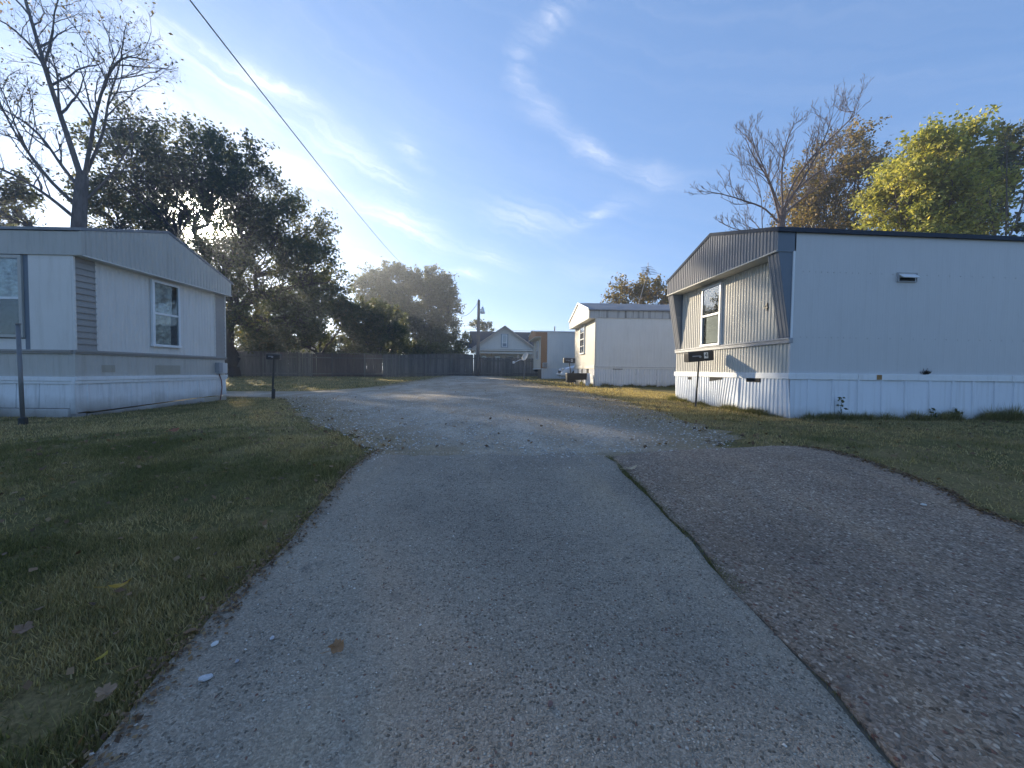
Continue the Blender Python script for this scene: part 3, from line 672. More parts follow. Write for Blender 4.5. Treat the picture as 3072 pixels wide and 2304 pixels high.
# skirting
ed = [-.002,.21,.62,1.04,1.46,1.88,2.30,2.72,3.14,W+.002]
for i in range(len(ed)-1):
    a, b = ed[i], ed[i+1]; d = random.uniform(0,.008); zb = lambda q: -.115+.035*q
    mm = MB(); x0 = .010+d
    zl0, zl1 = (-.10, -.09) if i == 0 else (zb(a), zb(b))
    mm.add([(x0,a+.003,.43),(x0,b-.05,.43),(x0+.012,b-.04,.43),(x0+.012,b-.006,.43),(x0,b-.002,.43),(x0+.01,a+.003,zl0),(x0+.01,b-.05,zl1),(x0+.022,b-.04,zl1),(x0+.022,b-.006,zl1),(x0+.01,b-.002,zl1),(-.03,a+.003,.43),(-.03,b-.002,.43),(-.03,a+.003,zl0),(-.03,b-.002,zl1)],
           [(1,6,5,0),(2,7,6,1),(3,8,7,2),(4,9,8,3),(0,5,12,10),(11,13,9,4)])
    mm.build('skirting_panel', MAT['l_skirt'], HL)
MB().hexa([(.0,.14,-.26),(.055,.14,-.26),(.055,2.86,-.22),(.0,2.86,-.22),(.0,.14,-.135),(.05,.14,-.135),(.05,2.86,-.035),(.0,2.86,-.035)]).build('base_board', MAT['l_skirt'], HL)
bx('base_board', MAT['patch'], HL, .0, .035, 2.87, W, -.25, -.03)
bx('foundation_block', plain('concrete block', (.26,.25,.24), .9, scale=25), HL, -.3, .03, -.03, .138, -.45, -.12, bevel=.01)
ed = [-LL+.4*i for i in range(int((LL-.1)/.4)+1)]; ed[-1] = -.06
for i in range(len(ed)-1):
    a, b = ed[i], ed[i+1]; d = random.uniform(0,.012); x0 = -.012-d
    MB().add([(a+.003,x0,.42),(b-.05,x0,.42),(b-.04,x0-.012,.42),(b-.006,x0-.012,.42),(b-.002,x0,.42),(a+.003,x0-.02,-.02),(b-.05,x0-.02,-.02),(b-.04,x0-.032,-.02),(b-.006,x0-.032,-.02),(b-.002,x0-.02,-.02),(a+.003,.03,.42),(b-.002,.03,.42),(a+.003,.03,-.02),(b-.002,.03,-.02)],
             [(0,5,6,1),(1,6,7,2),(2,7,8,3),(3,8,9,4),(10,12,5,0),(4,9,13,11)]).build('skirting_panel', MAT['l_skirt'], HL)
MB().hexa([(-LL,-.055,-.3),(-.9,-.055,-.3),(-.9,.02,-.3),(-LL,.02,-.3),(-LL,-.055,-.024),(-.9,-.055,-.03),(-.9,.02,-.03),(-LL,.02,-.024)]).build('base_board', MAT['l_skirt'], HL)
bx('base_board', MAT['l_skirt'], HL, -.88, -.06, -.085, .02, -.3, -.03, bevel=.01)

# ---- second home on the right: streaked cream
H3 = empty('mobile_home', (4.738, 16.3, 0), -.035); W3 = 4.4
tag(H3, 'cream mobile home with dark streaked eave and sagging grey roof', 'mobile home', 'mobile homes in the park')
MAT['c_side'] = paint('cream grey siding', (.70,.68,.64), .07, .5, dirt=(.25,.21,.15), dirt_amt=.18)
MAT['c_front'] = paint('cream siding', (.60,.565,.49), .08, .5, dirt=(.26,.21,.13), dirt_amt=.30)
MAT['c_eave'] = paint('mildew streaked eave', (.46,.46,.45), .1, .6, dirt=(.045,.045,.04), dirt_amt=1.6, streak=(3.2,3.2,.12))
MAT['c_skirt'] = paint('ribbed skirting', (.68,.68,.68), .07, .5, dirt=(.2,.18,.15), dirt_amt=.30, streak=(9,9,.4), low=(.35,.0,.5))
g3 = .06
bx('body', MAT['dark'], H3, .05, LEN-.05, .05, W3-.05, .6, 3.3)
MB().corr((0,0,0), (1,0,0), (0,-1,0), LEN, 1.0, 3.06, .15, .006, FLAT).build('side_wall', MAT['c_side'], H3)
bx('corner_trim', MAT['c_front'], H3, -.02, .03, -.02, .03, 1.0, 3.04)
MB().corr((0,W3,0), (0,-1,0), (-1,0,0), W3, 1.0, 3.05, .15, .006, FLAT).build('front_wall', MAT['c_front'], H3)
m = MB().box(-.03, LEN, -.035, 0, .875, .94); m.box(-.02, LEN, -.025, 0, .95, 1.01); m.build('trim_board', MAT['c_side'], H3)
bx('trim_board', MAT['c_front'], H3, -.035, 0, -.034, W3+.02, .876, 1.012)
bx('side_gap', MAT['dark'], H3, .78, 1.21, -.037, -.02, .848, .874)
edges = [0]; 
while edges[-1] < LEN-.5: edges.append(edges[-1]+.9)
for i in range(len(edges)-1):
    MB().corr((edges[i]+.003,-.008-random.uniform(0,.01),0), (1,0,0), (0,-1,0), .894, g3-.05, .88, .11, .010, skew=lambda q,t: (1-t)*.02*math.sin(q*9+edges[i])).build('skirting_panel', MAT['c_skirt'], H3)
for a, b in ((0,1.0),(1.5,2.3),(2.6,3.3),(3.5,4.4)):
    MB().corr((-.008,b,0), (0,-1,0), (-1,0,0), b-a, g3-.05, .88, .11, .010).build('skirting_panel', MAT['c_skirt'], H3)
bx('crawl_shade_sheet', MAT['dark'], H3, .02, .06, .9, 3.6, g3-.05, .88)  # dark sheet standing in for the shade under the floor
O3 = -.30
t3 = lambda q: gable_top(W3-q, 3.42, 4.02, 3.42, W3)
MB().corr((O3,W3+.05,0), (0,-1,0), (-1,0,0), W3+.1, 3.04, lambda q: gable_top(min(max(W3+.05-q,0),W3), 3.42, 4.02, 3.42, W3), .15, .006, FLAT).build('gable_fascia', MAT['c_front'], H3)
MB().prism([(0,3.045),(W3,3.045),(W3,3.41),(W3/2,4.01),(0,3.41)], 'x', O3+.004, .0).build('gable_box', MAT['c_front'], H3)
bx('soffit', MAT['c_side'], H3, O3-.01, .02, -.05, W3+.05, 3.02, 3.042)
MB().corr((O3,-.03,0), (1,0,0), (0,-1,0), LEN-O3, 3.05, 3.36, .15, .005, FLAT).build('eave_fascia', MAT['c_eave'], H3)
bx('eave_shade_strip', MAT['dark'], H3, O3+.01, LEN, -.028, .02, 3.355, 3.41)  # near-black strip standing in for the shade below the roof edge
# roof sheet with shallow sags
v = []; f = []; nx, ny = 60, 12; rr = random.Random(4)
for i in range(nx+1):
    for j in range(ny+1):
        q = -.10+(W3+.2)*j/ny; xx = O3-.03+(LEN-O3)*i/nx
        z = gable_top(min(max(q,0),W3), 3.44, 4.06, 3.44, W3) + (0 if q > 0 else q*.3)
        if 1 < i < nx: z += .045*(float(fbm(xx*1.1+3, q*1.4))-.5)*(1 if 0 < j < ny else .35)
        v.append((xx,q,z))
for i in range(nx):
    for j in range(ny): f.append((i*(ny+1)+j, (i+1)*(ny+1)+j, (i+1)*(ny+1)+j+1, i*(ny+1)+j+1))
n0 = len(v); v += [(a,b,c-.05) for a,b,c in v]
f += [tuple(n0+k for k in reversed(q)) for q in f]
for i in range(nx): f.append((i*(ny+1), i*(ny+1)+n0, (i+1)*(ny+1)+n0, (i+1)*(ny+1)))
for j in range(ny): f.append((j, j+1, j+1+n0, j+n0))
MB().add(v, f).build('roof', MAT['roofmetal'], H3, smooth=False)
m = MB()
for s0, s1 in (((-.06),(W3/2)),((W3/2),(W3+.06))):
    a = gable_top(min(max(s0,0),W3), 3.43, 4.05, 3.43, W3); b = gable_top(min(max(s1,0),W3), 3.43, 4.05, 3.43, W3)
    m.hexa([(O3-.045,s0,a-.05),(O3-.012,s0,a-.05),(O3-.012,s1,b-.05),(O3-.045,s1,b-.05),(O3-.045,s0,a+.03),(O3-.012,s0,a+.03),(O3-.012,s1,b+.03),(O3-.045,s1,b+.03)])
m.build('rake_trim', MAT['white'], H3)
window_x(H3, -1, 1.93, 2.88, 1.61, 3.0, 2.32, (MAT['white'], MAT['darkglass']), cols=2, rows=2, fw=.06)

# ---- third home on the right: orange trim
H2 = empty('mobile_home', (3.667, 25.0, 0)); W2 = 3.75
tag(H2, 'pale mobile home with orange brown corner panel, farthest on the right', 'mobile home', 'mobile homes in the park')
MAT['orange'] = paint('orange brown siding', (.40,.19,.085), .1, .5, dirt=(.16,.09,.05), dirt_amt=.25)
MAT['o_side'] = paint('pale off white siding', (.76,.73,.67), .06, .5, dirt_amt=.15)
g2 = .2
bx('body', MAT['dark'], H2, .05, LEN-.05, .05, W2-.05, .7, 3.2)
MB().corr((.41,0,0), (1,0,0), (0,-1,0), LEN-.41, .93, 3.29, .4, .008, FLAT).build('side_wall', MAT['o_side'], H2)
bx('corner_panel', MAT['orange'], H2, 0, .405, -.012, .03, .93, 3.28)
MB().corr((0,W2,0), (0,-1,0), (-1,0,0), W2, .88, 3.0, .15, .008, FLAT).build('front_wall', MAT['c_front'], H2)
O2 = -.38
MB().prism([(-.03,2.98),(W2+.03,2.98),(W2+.03,3.28),(W2/2,3.50),(-.03,3.28)], 'x', O2, -.002).build('gable_fascia', MAT['orange'], H2)
bx('soffit', MAT['o_side'], H2, O2-.02, .0, -.06, W2+.06, 2.95, 2.975)
MB().prism([(-.05,3.285),(W2/2,3.51),(W2+.05,3.285),(W2+.05,3.345),(W2/2,3.57),(-.05,3.345)], 'x', O2-.03, LEN).build('roof', MAT['o_side'], H2)
bx('trim_board', MAT['white'], H2, -.04, .02, -.02, W2+.02, .86, .93)
for i in range(12):
    a = .05+i*1.2
    MB().corr((a,-.01,0), (1,0,0), (0,-1,0), 1.19, g2-.06, .93, .3, .008, FLAT).build('skirting_panel', MAT['c_skirt'], H2)
window_x(H2, -1, 1.07, 1.95, 1.56, 2.80, 2.18, (MAT['white'], MAT['darkglass']), fw=.05)
ac = bx('window_air_conditioner', MAT['r_side'], H2, .11, .40, -.26, -.01, .98, 1.29, bevel=.015)
m = MB()
for i in range(7): m.box(.13,.38,-.268,-.258,1.01+i*.037,1.025+i*.037)
m.build('grille', MAT['dark'], ac)
for y0 in (.02,.5,1.0): bx('pier_post', wood('pier wood %d' % int(y0*10), (.22,.19,.15)), H2, -.03, .06, y0, y0+.09, g2-.1, .86)

# ------------------------------------------------------------------ fence at the far end
MAT['fencew'] = wood('weathered fence board', (.215,.19,.165), .35, per_obj=.35)
MAT['fenceb'] = wood('brown fence board', (.17,.125,.10), .3, per_obj=.2)
FP = [(-24.5,29.5),(-19,30.3),(-16.5,30.7),(-10.7,32.3),(-2.3,33.2),(7.3,33.6),(13,33.8)]
fence = empty('board_fence', (FP[0][0], FP[0][1], G(*FP[0])))
tag(fence, 'long weathered wooden board fence closing off the far end', 'fence')
FO = Vector(fence.location)
seg = []; tot = 0
for a, b in zip(FP[:-1], FP[1:]): l = math.dist(a,b); seg.append((tot, l, a, b)); tot += l
def fpt(s):
    for t0, l, a, b in seg:
        if s <= t0+l+1e-6:
            k = (s-t0)/l; return (a[0]+(b[0]-a[0])*k, a[1]+(b[1]-a[1])*k, math.atan2(b[1]-a[1], b[0]-a[0]))
    return (*FP[-1], 0)
def picket_mesh(h, mt, w=.138):
    c = .022
    me = MB().prism([(-w/2,0),(w/2,0),(w/2,h-c),(w/2-c,h),(-w/2+c,h),(-w/2,h-c)], 'y', 0, .018)
    o = me.build('picket', mt); d = o.data; bpy.data.objects.remove(o); return d
PM = [picket_mesh(1.86, MAT['fencew']), picket_mesh(1.60, MAT['fencew']), picket_mesh(1.84, MAT['fenceb'])]
s = .07; rf = random.Random(3)
while s < tot-.1:
    x, y, a = fpt(s)
    low = x > -.35
    brown = -13.6 < x < -8.4
    if True:
        o = bpy.data.objects.new('picket', PM[1 if low else (2 if brown else 0)]); COL.objects.link(o); o.parent = fence
        o.location = Vector((x, y, G(x,y)-.02+rf.uniform(-.025,.02))) - FO; o.rotation_euler = (rf.uniform(-.01,.01), rf.uniform(-.012,.012), a)
    s += .139
s = .3
while s < tot:
    x, y, a = fpt(s); h = 1.62 if x > -.35 else 1.9
    x2, y2, a2 = fpt(min(s+2.45, tot)); 
    o = MB().box(-.05,.05,-.115,-.016,-.3,h).build('post', MAT['fencew'], fence); o.location = Vector((x,y,G(x,y))) - FO; o.rotation_euler = (0,0,a)
    L_ = math.dist((x,y),(x2,y2)); an = math.atan2(y2-y, x2-x); sl = (G(x2,y2)-G(x,y))/max(L_,.1)
    for hz in (.22, 1.50 if x < -.35 else 1.32):
        o = MB().box(.05,L_-.05,-.062,-.020,hz-.045,hz+.045).build('rail', MAT['fencew'], fence); o.location = Vector((x,y,G(x,y))) - FO; o.rotation_euler = (0,-math.atan(sl),an)
    if x < -.35:
        o = MB().box(.0,L_,-.07,.03,1.862,1.895).build('cap_rail', MAT['fencew'], fence); o.location = Vector((x,y,G(x,y))) - FO; o.rotation_euler = (0,-math.atan(sl),an)
    s += 2.45

# ------------------------------------------------------------------ house beyond the fence
MAT['shingle'] = plain('dark asphalt shingle', (.045,.047,.055), .9, var=.3, scale=6)
MAT['h_wall'] = paint('pale tan house siding', (.72,.68,.62), .06, .7, dirt_amt=.1)
MAT['h_trim'] = paint('pale peach trim', (.55,.44,.36), .06, .6, dirt_amt=.1)
MAT['h_blue'] = paint('blue grey window trim', (.20,.26,.32), .06, .6, dirt_amt=.1)
hg = G(2.5,47)
HS = empty('house', (2.45, 47.5, hg)); Zh = lambda z: z-hg
tag(HS, 'tan gabled house with dark roof behind the fence', 'house')
bx('wall', MAT['h_wall'], HS, -3.6, 7.5, 2.2, 9.5, -.3, Zh(3.6))
MB().prism([(.6,Zh(3.62)),(4.8,Zh(6.02)),(9.6,Zh(3.4)),(9.6,Zh(3.25)),(4.8,Zh(5.87)),(.6,Zh(3.47))], 'x', -4.45, 8.2).build('roof', MAT['shingle'], HS)
MB().prism([(-3.9,Zh(3.4)),(0,Zh(6.14)),(3.9,Zh(3.4))], 'y', 0, 3.5).build('gable_wall', MAT['h_wall'], HS)
gr = MB()
for sx in (-1,1):
    gr.hexa([(sx*4.25,-.35,Zh(3.24)),(sx*4.25,4.5,Zh(3.24)),(0,4.5,Zh(6.2)),(0,-.35,Zh(6.2)),(sx*4.25,-.35,Zh(3.32)),(sx*4.25,4.5,Zh(3.32)),(0,4.5,Zh(6.29)),(0,-.35,Zh(6.29))])
gr.build('gable_roof', MAT['shingle'], HS)
m = MB()
for sx in (-1,1):
    m.hexa([(sx*4.25,-.39,Zh(3.10)),(sx*4.25,-.355,Zh(3.10)),(0,-.355,Zh(6.06)),(0,-.39,Zh(6.06)),(sx*4.25,-.39,Zh(3.30)),(sx*4.25,-.355,Zh(3.30)),(0,-.355,Zh(6.27)),(0,-.39,Zh(6.27))])
m.build('rake_trim', MAT['h_trim'], HS)
m = MB(); m.box(-4.0,4.0,-.3,.2,Zh(3.18),Zh(3.34)); m.box(-3.8,3.8,-.15,.2,Zh(2.85),Zh(3.05)); m.build('porch_beam', MAT['h_wall'], HS)
w = bx('window', MAT['h_blue'], HS, -.46, .42, -.05, .0, Zh(3.6), Zh(5.26))
bx('frame', MAT['white'], w, -.36, .32, -.075, -.045, Zh(3.66), Zh(5.20)); bx('pane', MAT['darkglass'], w, -.25, .21, -.085, -.07, Zh(4.2), Zh(5.1)); bx('panel', MAT['h_blue'], w, -.25, .21, -.085, -.07, Zh(3.74), Zh(4.12))
for xx in (-3.4,-1.6,.0,1.7,3.4): bx('porch_post', MAT['h_trim'], HS, xx-.08, xx+.08, .0, .16, -.2, Zh(2.86))
for xx in (-2.6,-.8,.9,2.6):
    w = bx('window', MAT['white'], HS, xx-.4, xx+.4, 2.12, 2.2, Zh(1.5), Zh(2.7)); bx('pane', MAT['darkglass'], w, xx-.33, xx+.33, 2.09, 2.13, Zh(1.57), Zh(2.63))
bx('side_eave', MAT['white'], HS, -4.6, -3.4, .55, .65, Zh(3.4), Zh(3.52))
# pale house glimpsed under the left tree
HB = empty('house', (-22.6, 46, G(-22.6,46))); hb = G(-22.6,46)
tag(HB, 'pale yellow house glimpsed under the big tree behind the fence', 'house')
bx('wall', paint('pale yellow siding', (.50,.43,.28), .08, .7), HB, -2.0, 2.6, 0, 6, -.3, 2.7)
MB().prism([(-.5,2.6),(3,4.5),(6.5,2.6),(6.5,2.45),(3,4.35),(-.5,2.45)], 'x', -2.4, 3.0).build('roof', paint('tan roof shingle', (.23,.19,.15), .15, .9), HB)
w = bx('window', MAT['white'], HB, -.4, .6, -.05, 0, 1.0, 2.1); bx('pane', MAT['darkglass'], w, -.32, .52, -.07, -.045, 1.08, 2.02)

# ------------------------------------------------------------------ poles and wires
MAT['polewood'] = wood('utility pole wood', (.20,.17,.15), .25)
pg = G(-.56,32.3)
UP = empty('utility_pole', (-.565, 32.3, pg)); tag(UP, 'wooden light pole with a lamp head in front of the fence', 'pole')
MB().tube([(0,0,-.3),(.02,0,3),(.045,0,6.30)], [.15,.135,.115], 10).build('pole', MAT['polewood'], UP, smooth=True)
m = MB().tube([(.12,-.05,5.45),(.30,-.16,5.62),(.36,-.19,5.60)], .025, 6); m.build('lamp_arm', MAT['steel'], UP)
MB().tube([(.36,-.19,5.75),(.36,-.19,5.55),(.36,-.19,5.38),(.36,-.19,5.20)], [.07,.11,.19,.20], 12).build('lamp_shade', MAT['white'], UP, smooth=True)
MB().tube([(.045,-.02,6.28),(.045,-.02,6.42)], [.05,.04], 8).build('insulator', MAT['steel'], UP)
FPz = G(16.4,90)
FU = empty('utility_pole', (16.4, 90, FPz)); tag(FU, 'distant utility pole top with crossarm above the orange trimmed home', 'pole')
MB().tube([(0,0,-.5),(0,0,11.3-FPz)], [.2,.15], 8).build('pole', MAT['polewood'], FU)
bx('crossarm', MAT['polewood'], FU, -1.2, 1.2, -.07, .07, 10.0-FPz, 10.16-FPz)
def wire(name, pts, r, label, mt=None):
    n = len(pts); P = []
    for i in range(n-1):
        for k in range(12): P.append(Vector(pts[i]).lerp(Vector(pts[i+1]), k/12))
    o = MB().tube(P+[pts[-1]], r, 5).build(name, mt or MAT['black'], smooth=True); tag(o, label, 'wire'); return o
# overhead service line: parabola through measured points
def para(y):
    ys_ = (7.74,12.5,44.0); xs_ = (-5.48,-5.82,-8.93); zs_ = (7.5,7.84,12.2)
    def lag(vals):
        t = 0
        for i in range(3):
            q = vals[i]
            for j in range(3):
                if j != i: q *= (y-ys_[j])/(ys_[i]-ys_[j])
            t += q
        return t
    return (lag(xs_), y, lag(zs_))
wire('power_line', [para(-8+i*2.17) for i in range(25)], .014, 'single black overhead cable crossing the sky from upper left')
sag = [(-.52+(-3.2+.52)*t, 32.3+(42-32.3)*t, 6.5+.55*t-1.5*4*t*(1-t)*.55) for t in [i/10 for i in range(11)]]
wire('service_wire', sag, .02, 'thin drooping wire from the light pole to the central trees')
for k, (zz, nm) in enumerate(((10.1,'upper'),(9.4,'lower'))):
    wire('far_wire', [(16.4+dx, 90, zz+.00022*dx*dx*1.8-.0) for dx in (-30,-20,-10,0,10,20,30)], .035, '%s thin wire on the distant utility pole' % nm)

# ------------------------------------------------------------------ mailboxes, posts, dish and yard things
def mailbox(name, label, x, y, box_c, L, Hh, Dd, tilt, post, txt=None, lean_top=None):
    g = G(x,y); e = empty(name, (x,y,g)); tag(e, label, 'mailbox', 'mailboxes along the drive')
    bxx, bz = box_c[0]-x, box_c[1]-g
    b = MB().prism([(-Dd/2,-Hh/2),(Dd/2,-Hh/2),(Dd/2,Hh*.22),(Dd*.38,Hh*.40),(Dd*.15,Hh*.5),(-Dd*.15,Hh*.5),(-Dd*.38,Hh*.40),(-Dd/2,Hh*.22)], 'x', -L/2, L/2).build('box', MAT['black'], e, bevel=.004)
    b.location = (bxx, 0, bz); b.rotation_euler = (0, tilt, 0)
    bx('door', MAT['black'], b, -L/2-.012, -L/2-.001, -Dd/2-.006, Dd/2+.006, -Hh/2-.006, Hh*.36, bevel=.004)
    bx('floor_plate', MAT['black'], b, -L/2+.02, L/2-.02, -Dd/2-.008, Dd/2+.008, -Hh/2-.012, -Hh/2-.001)
    m = MB().box(-L*.36,-L*.05,-Dd/2-.014,-Dd/2-.002,-.012,.010); m.tube([(-L*.06,-Dd/2-.002,-.02),(-L*.06,-Dd/2-.02,-.02)], .024, 12); m.build('flag', MAT['r_grey'], b)
    if txt:
        st = bx('number_plate', MAT['numwhite'], b, L*.105, L*.265, -Dd/2-.006, -Dd/2-.001, -Hh*.30, Hh*.30)
        number('digit', txt, MAT['black'], st, (L*.185, -Dd/2-.009, 0), (math.pi/2,0,0), Hh*.66, .002)
    for pn, pts, r in post: MB().tube([(p[0], p[1], p[2]) for p in pts], r, 8).build(pn, MAT['black'], e, smooth=False)
    return e
mailbox('mailbox', 'tilted black mailbox with white number 4 plate beside the grey home', 4.36, 7.66, (4.415,1.085), .53, .205, .17, -.095, [('post', [(0,0,-.2),(.055,0,.96)], .019)], '4')
mailbox('mailbox', 'black mailbox on leaning post in front of the streaked cream home', 3.85, 16.8, (3.735,1.225), .50, .215, .18, .03, [('post', [(.06,0,-.2),(-.11,0,1.02)], .022)], '8')
mailbox('mailbox', 'small black mailbox on a dark post beside the left cream home', -5.74, 10.85, (-5.66,1.05), .34, .15, .15, .0, [('post', [(0,0,-.2),(.06,0,1.08)], .026), ('post_sleeve', [(.03,.0,-.2),(.045,0,.28)], .045)])
gp = empty('steel_post', (-7.11, 6.45, G(-7.11,6.45))); tag(gp, 'bare grey steel post in a dark sleeve beside the left home', 'post')
MB().tube([(0,0,-.1),(-.03,0,1.54)], .026, 12).build('post', MAT['steel'], gp, smooth=True)
MB().tube([(0,0,-.2),(0,0,.10),(0,0,.11)], [.052,.052,.036], 12).build('sleeve', MAT['black'], gp)
MB().tube([(-.03,0,1.54),(-.03,0,1.56)], .036, 12).build('cap', MAT['steel'], gp)
# black metal box on thin legs below the second mailbox
gg = G(4.0,16.6); o = empty('metal_bin', (4.0,16.6,gg)); tag(o, 'long black metal box on thin legs below the leaning mailbox', 'metal box')
m = MB().hexa([(-.42,-.15,.24),(.43,-.15,.27),(.43,.15,.27),(-.42,.15,.24),(-.44,-.19,.55),(.45,-.19,.56),(.45,.19,.56),(-.44,.19,.55)]); m.build('tub', MAT['black'], o, bevel=.01)
bx('ash_tray', MAT['black'], o, -.43, -.03, -.12, .12, .15, .245)
for lx in (-.33,-.12,.3): MB().tube([(lx,-.02,-.1),(lx+.02,-.02,.26)], .016, 6).build('leg', MAT['black'], o)
gg = G(4.5,16.7)
o = MB().hexa([(4.42,16.6,gg-.02),(4.62,16.5,gg-.02),(4.63,16.52,gg-.02),(4.43,16.62,gg-.02),(4.45,16.72,gg+.56),(4.62,16.63,gg+.55),(4.63,16.65,gg+.55),(4.46,16.74,gg+.56)]).build('loose_board', MAT['skirt'], bevel=.003); tag(o, 'white loose panel leaning by the corner of the streaked cream home', 'panel')
gg = G(4.2,17.2); o = MB().tube([(4.18,17.2,gg-.02),(4.18,17.2,gg+.22),(4.18,17.2,gg+.225)], [.12,.15,.13], 14).build('bucket', MAT['c_front'], smooth=True); tag(o, 'cream plastic bucket on the grass under the black metal box', 'bucket')
# satellite dish
dx, dy = 2.48, 24.0; dg = G(dx,dy)
SD = empty('satellite_dish', (dx,dy,dg)); tag(SD, 'small satellite dish on a post beside the far orange trimmed home', 'satellite dish')
MB().tube([(0,0,-.2),(.02,0,1.12),(.05,0,1.30)], .035, 8).build('post', MAT['steel'], SD)
nrm = Vector((-.72,-.50,.42)).normalized(); ctr = Vector((.04,0,1.66-dg))
ax = nrm.cross(Vector((0,0,1))).normalized(); up = ax.cross(nrm)
v = [tuple(ctr - nrm*.05)]; rings = 5; ns = 20
for k in range(1, rings+1):
    for j in range(ns):
        t = 2*math.pi*j/ns; r = k/rings
        v.append(tuple(ctr + ax*(math.cos(t)*.26*r) + up*(math.sin(t)*.29*r) - nrm*.05*(1-r*r)))
f = [(0, 1+(j+1)%ns, 1+j) for j in range(ns)]
for k in range(1, rings):
    a = 1+(k-1)*ns; b = 1+k*ns
    for j in range(ns): f.append((a+j, a+(j+1)%ns, b+(j+1)%ns, b+j))
dsh = MB().add(v, f).build('reflector', paint('dish paint', (.58,.52,.44), .05, .5, dirt_amt=.1), SD, smooth=True)
sol = dsh.modifiers.new('thick', 'SOLIDIFY'); sol.thickness = .012
low = ctr - up*.27
MB().tube([tuple(low), tuple(low+nrm*.25-up*.10), (-.66,-.18,1.24-dg)], .018, 6).build('feed_arm', MAT['white'], SD)
bx('receiver', MAT['white'], SD, -.74, -.62, -.24, -.12, 1.19-dg, 1.33-dg, bevel=.02)
# television antenna behind the streaked home
an = empty('television_antenna', (8.15,20.3,3.50)); tag(an, 'leaning television antenna above the streaked cream home roof', 'antenna')
MB().tube([(0,0,-.05),(.30,.4,1.15),(.88,.6,2.95)], .025, 6).build('mast', MAT['steel'], an)
MB().tube([(.55,.2,2.95),(1.15,1.0,2.75)], .018, 5).build('boom', MAT['steel'], an)
for k in range(6):
    t = k/5; c = Vector((.55,.2,2.95)).lerp(Vector((1.15,1.0,2.75)), t); l = .28+.16*t
    MB().tube([tuple(c-Vector((.8,-.6,0))*l*1.0), tuple(c+Vector((.8,-.6,0))*l*1.0)], .012, 4).build('element', MAT['steel'], an)
MB().tube([(.80,.55,2.9),(.78,.50,3.28)], .02, 5).build('tip_rod', MAT['steel'], an)

# ------------------------------------------------------------------ parked car
MAT['carpaint'] = NT('white car paint'); MAT['carpaint'].bsdf(col=(.72,.73,.75), rough=.25, coat=.6); MAT['carpaint'] = MAT['carpaint'].m
cg = G(6,22.8); CAR = empty('parked_car', (4.48, 22.8, cg)); tag(CAR, 'white car parked nose out between the two far mobile homes', 'car')
prof = [(0,.30,.45,.62),(.06,.24,.62,.76),(.25,.20,.74,.84),(.9,.20,.90,.89),(1.35,.20,.98,.90),(3.4,.20,1.02,.90),(4.2,.22,1.0,.86),(4.4,.32,.85,.76)]
v = []; f = []; K = 10
for (x, z0, z1, hw) in prof:
    for (a, b) in ((-.86,0),(-1,.14),(-1,.55),(-.94,.86),(-.7,1),(.7,1),(.94,.86),(1,.55),(1,.14),(.86,0)): v.append((x, a*hw, z0+(z1-z0)*b))
for i in range(len(prof)-1):
    for k in range(K): f.append((i*K+k, (i+1)*K+k, (i+1)*K+(k+1)%K, i*K+(k+1)%K))
f += [tuple(range(K)), tuple((len(prof)-1)*K+k for k in range(K-1,-1,-1))]
MB().add(v, f).build('body', MAT['carpaint'], CAR, smooth=False, bevel=.03)
gh = MB().hexa([(1.25,-.80,.94),(3.75,-.80,.97),(3.75,.80,.97),(1.25,.80,.94),(2.05,-.60,1.42),(3.25,-.60,1.42),(3.25,.60,1.42),(2.05,.60,1.42)]).build('roof', MAT['carpaint'], CAR, bevel=.05)
MB().hexa([(1.27,-.70,.99),(1.30,-.70,.97),(1.30,.70,.97),(1.27,.70,.99),(2.0,-.55,1.395),(2.03,-.55,1.38),(2.03,.55,1.38),(2.0,.55,1.395)]).build('windshield', MAT['darkglass'], CAR)
for sy in (-1,1):
    bx('headlight', plain('headlight lens', (.6,.62,.64), .1), CAR, .02, .22, sy*.60-.13, sy*.60+.13, .56, .70, bevel=.03)
    for wx in (.85,3.45):
        w = MB().tube([(wx,sy*.72,.32),(wx,sy*.91,.32)], .32, 20).build('wheel', MAT['black'], CAR); MB().tube([(wx,sy*.90,.32),(wx,sy*.922,.32)], .19, 16).build('rim', MAT['steel'], w)
    MB().hexa([(1.5,sy*.795-.01,.98),(3.5,sy*.795-.01,1.0),(3.5,sy*.795+.01,1.0),(1.5,sy*.795+.01,.98),(2.1,sy*.635-.01,1.37),(3.2,sy*.635-.01,1.37),(3.2,sy*.635+.01,1.37),(2.1,sy*.635+.01,1.37)]).build('side_window', MAT['darkglass'], CAR)
    bx('side_mirror', MAT['carpaint'], CAR, 1.45, 1.60, sy*.97-.09, sy*.97+.09, .96, 1.08, bevel=.03)
bx('grille', MAT['black'], CAR, -.01, .06, -.38, .38, .42, .56, bevel=.01)
bx('bumper', MAT['carpaint'], CAR, -.06, .2, -.72, .72, .26, .42, bevel=.04)

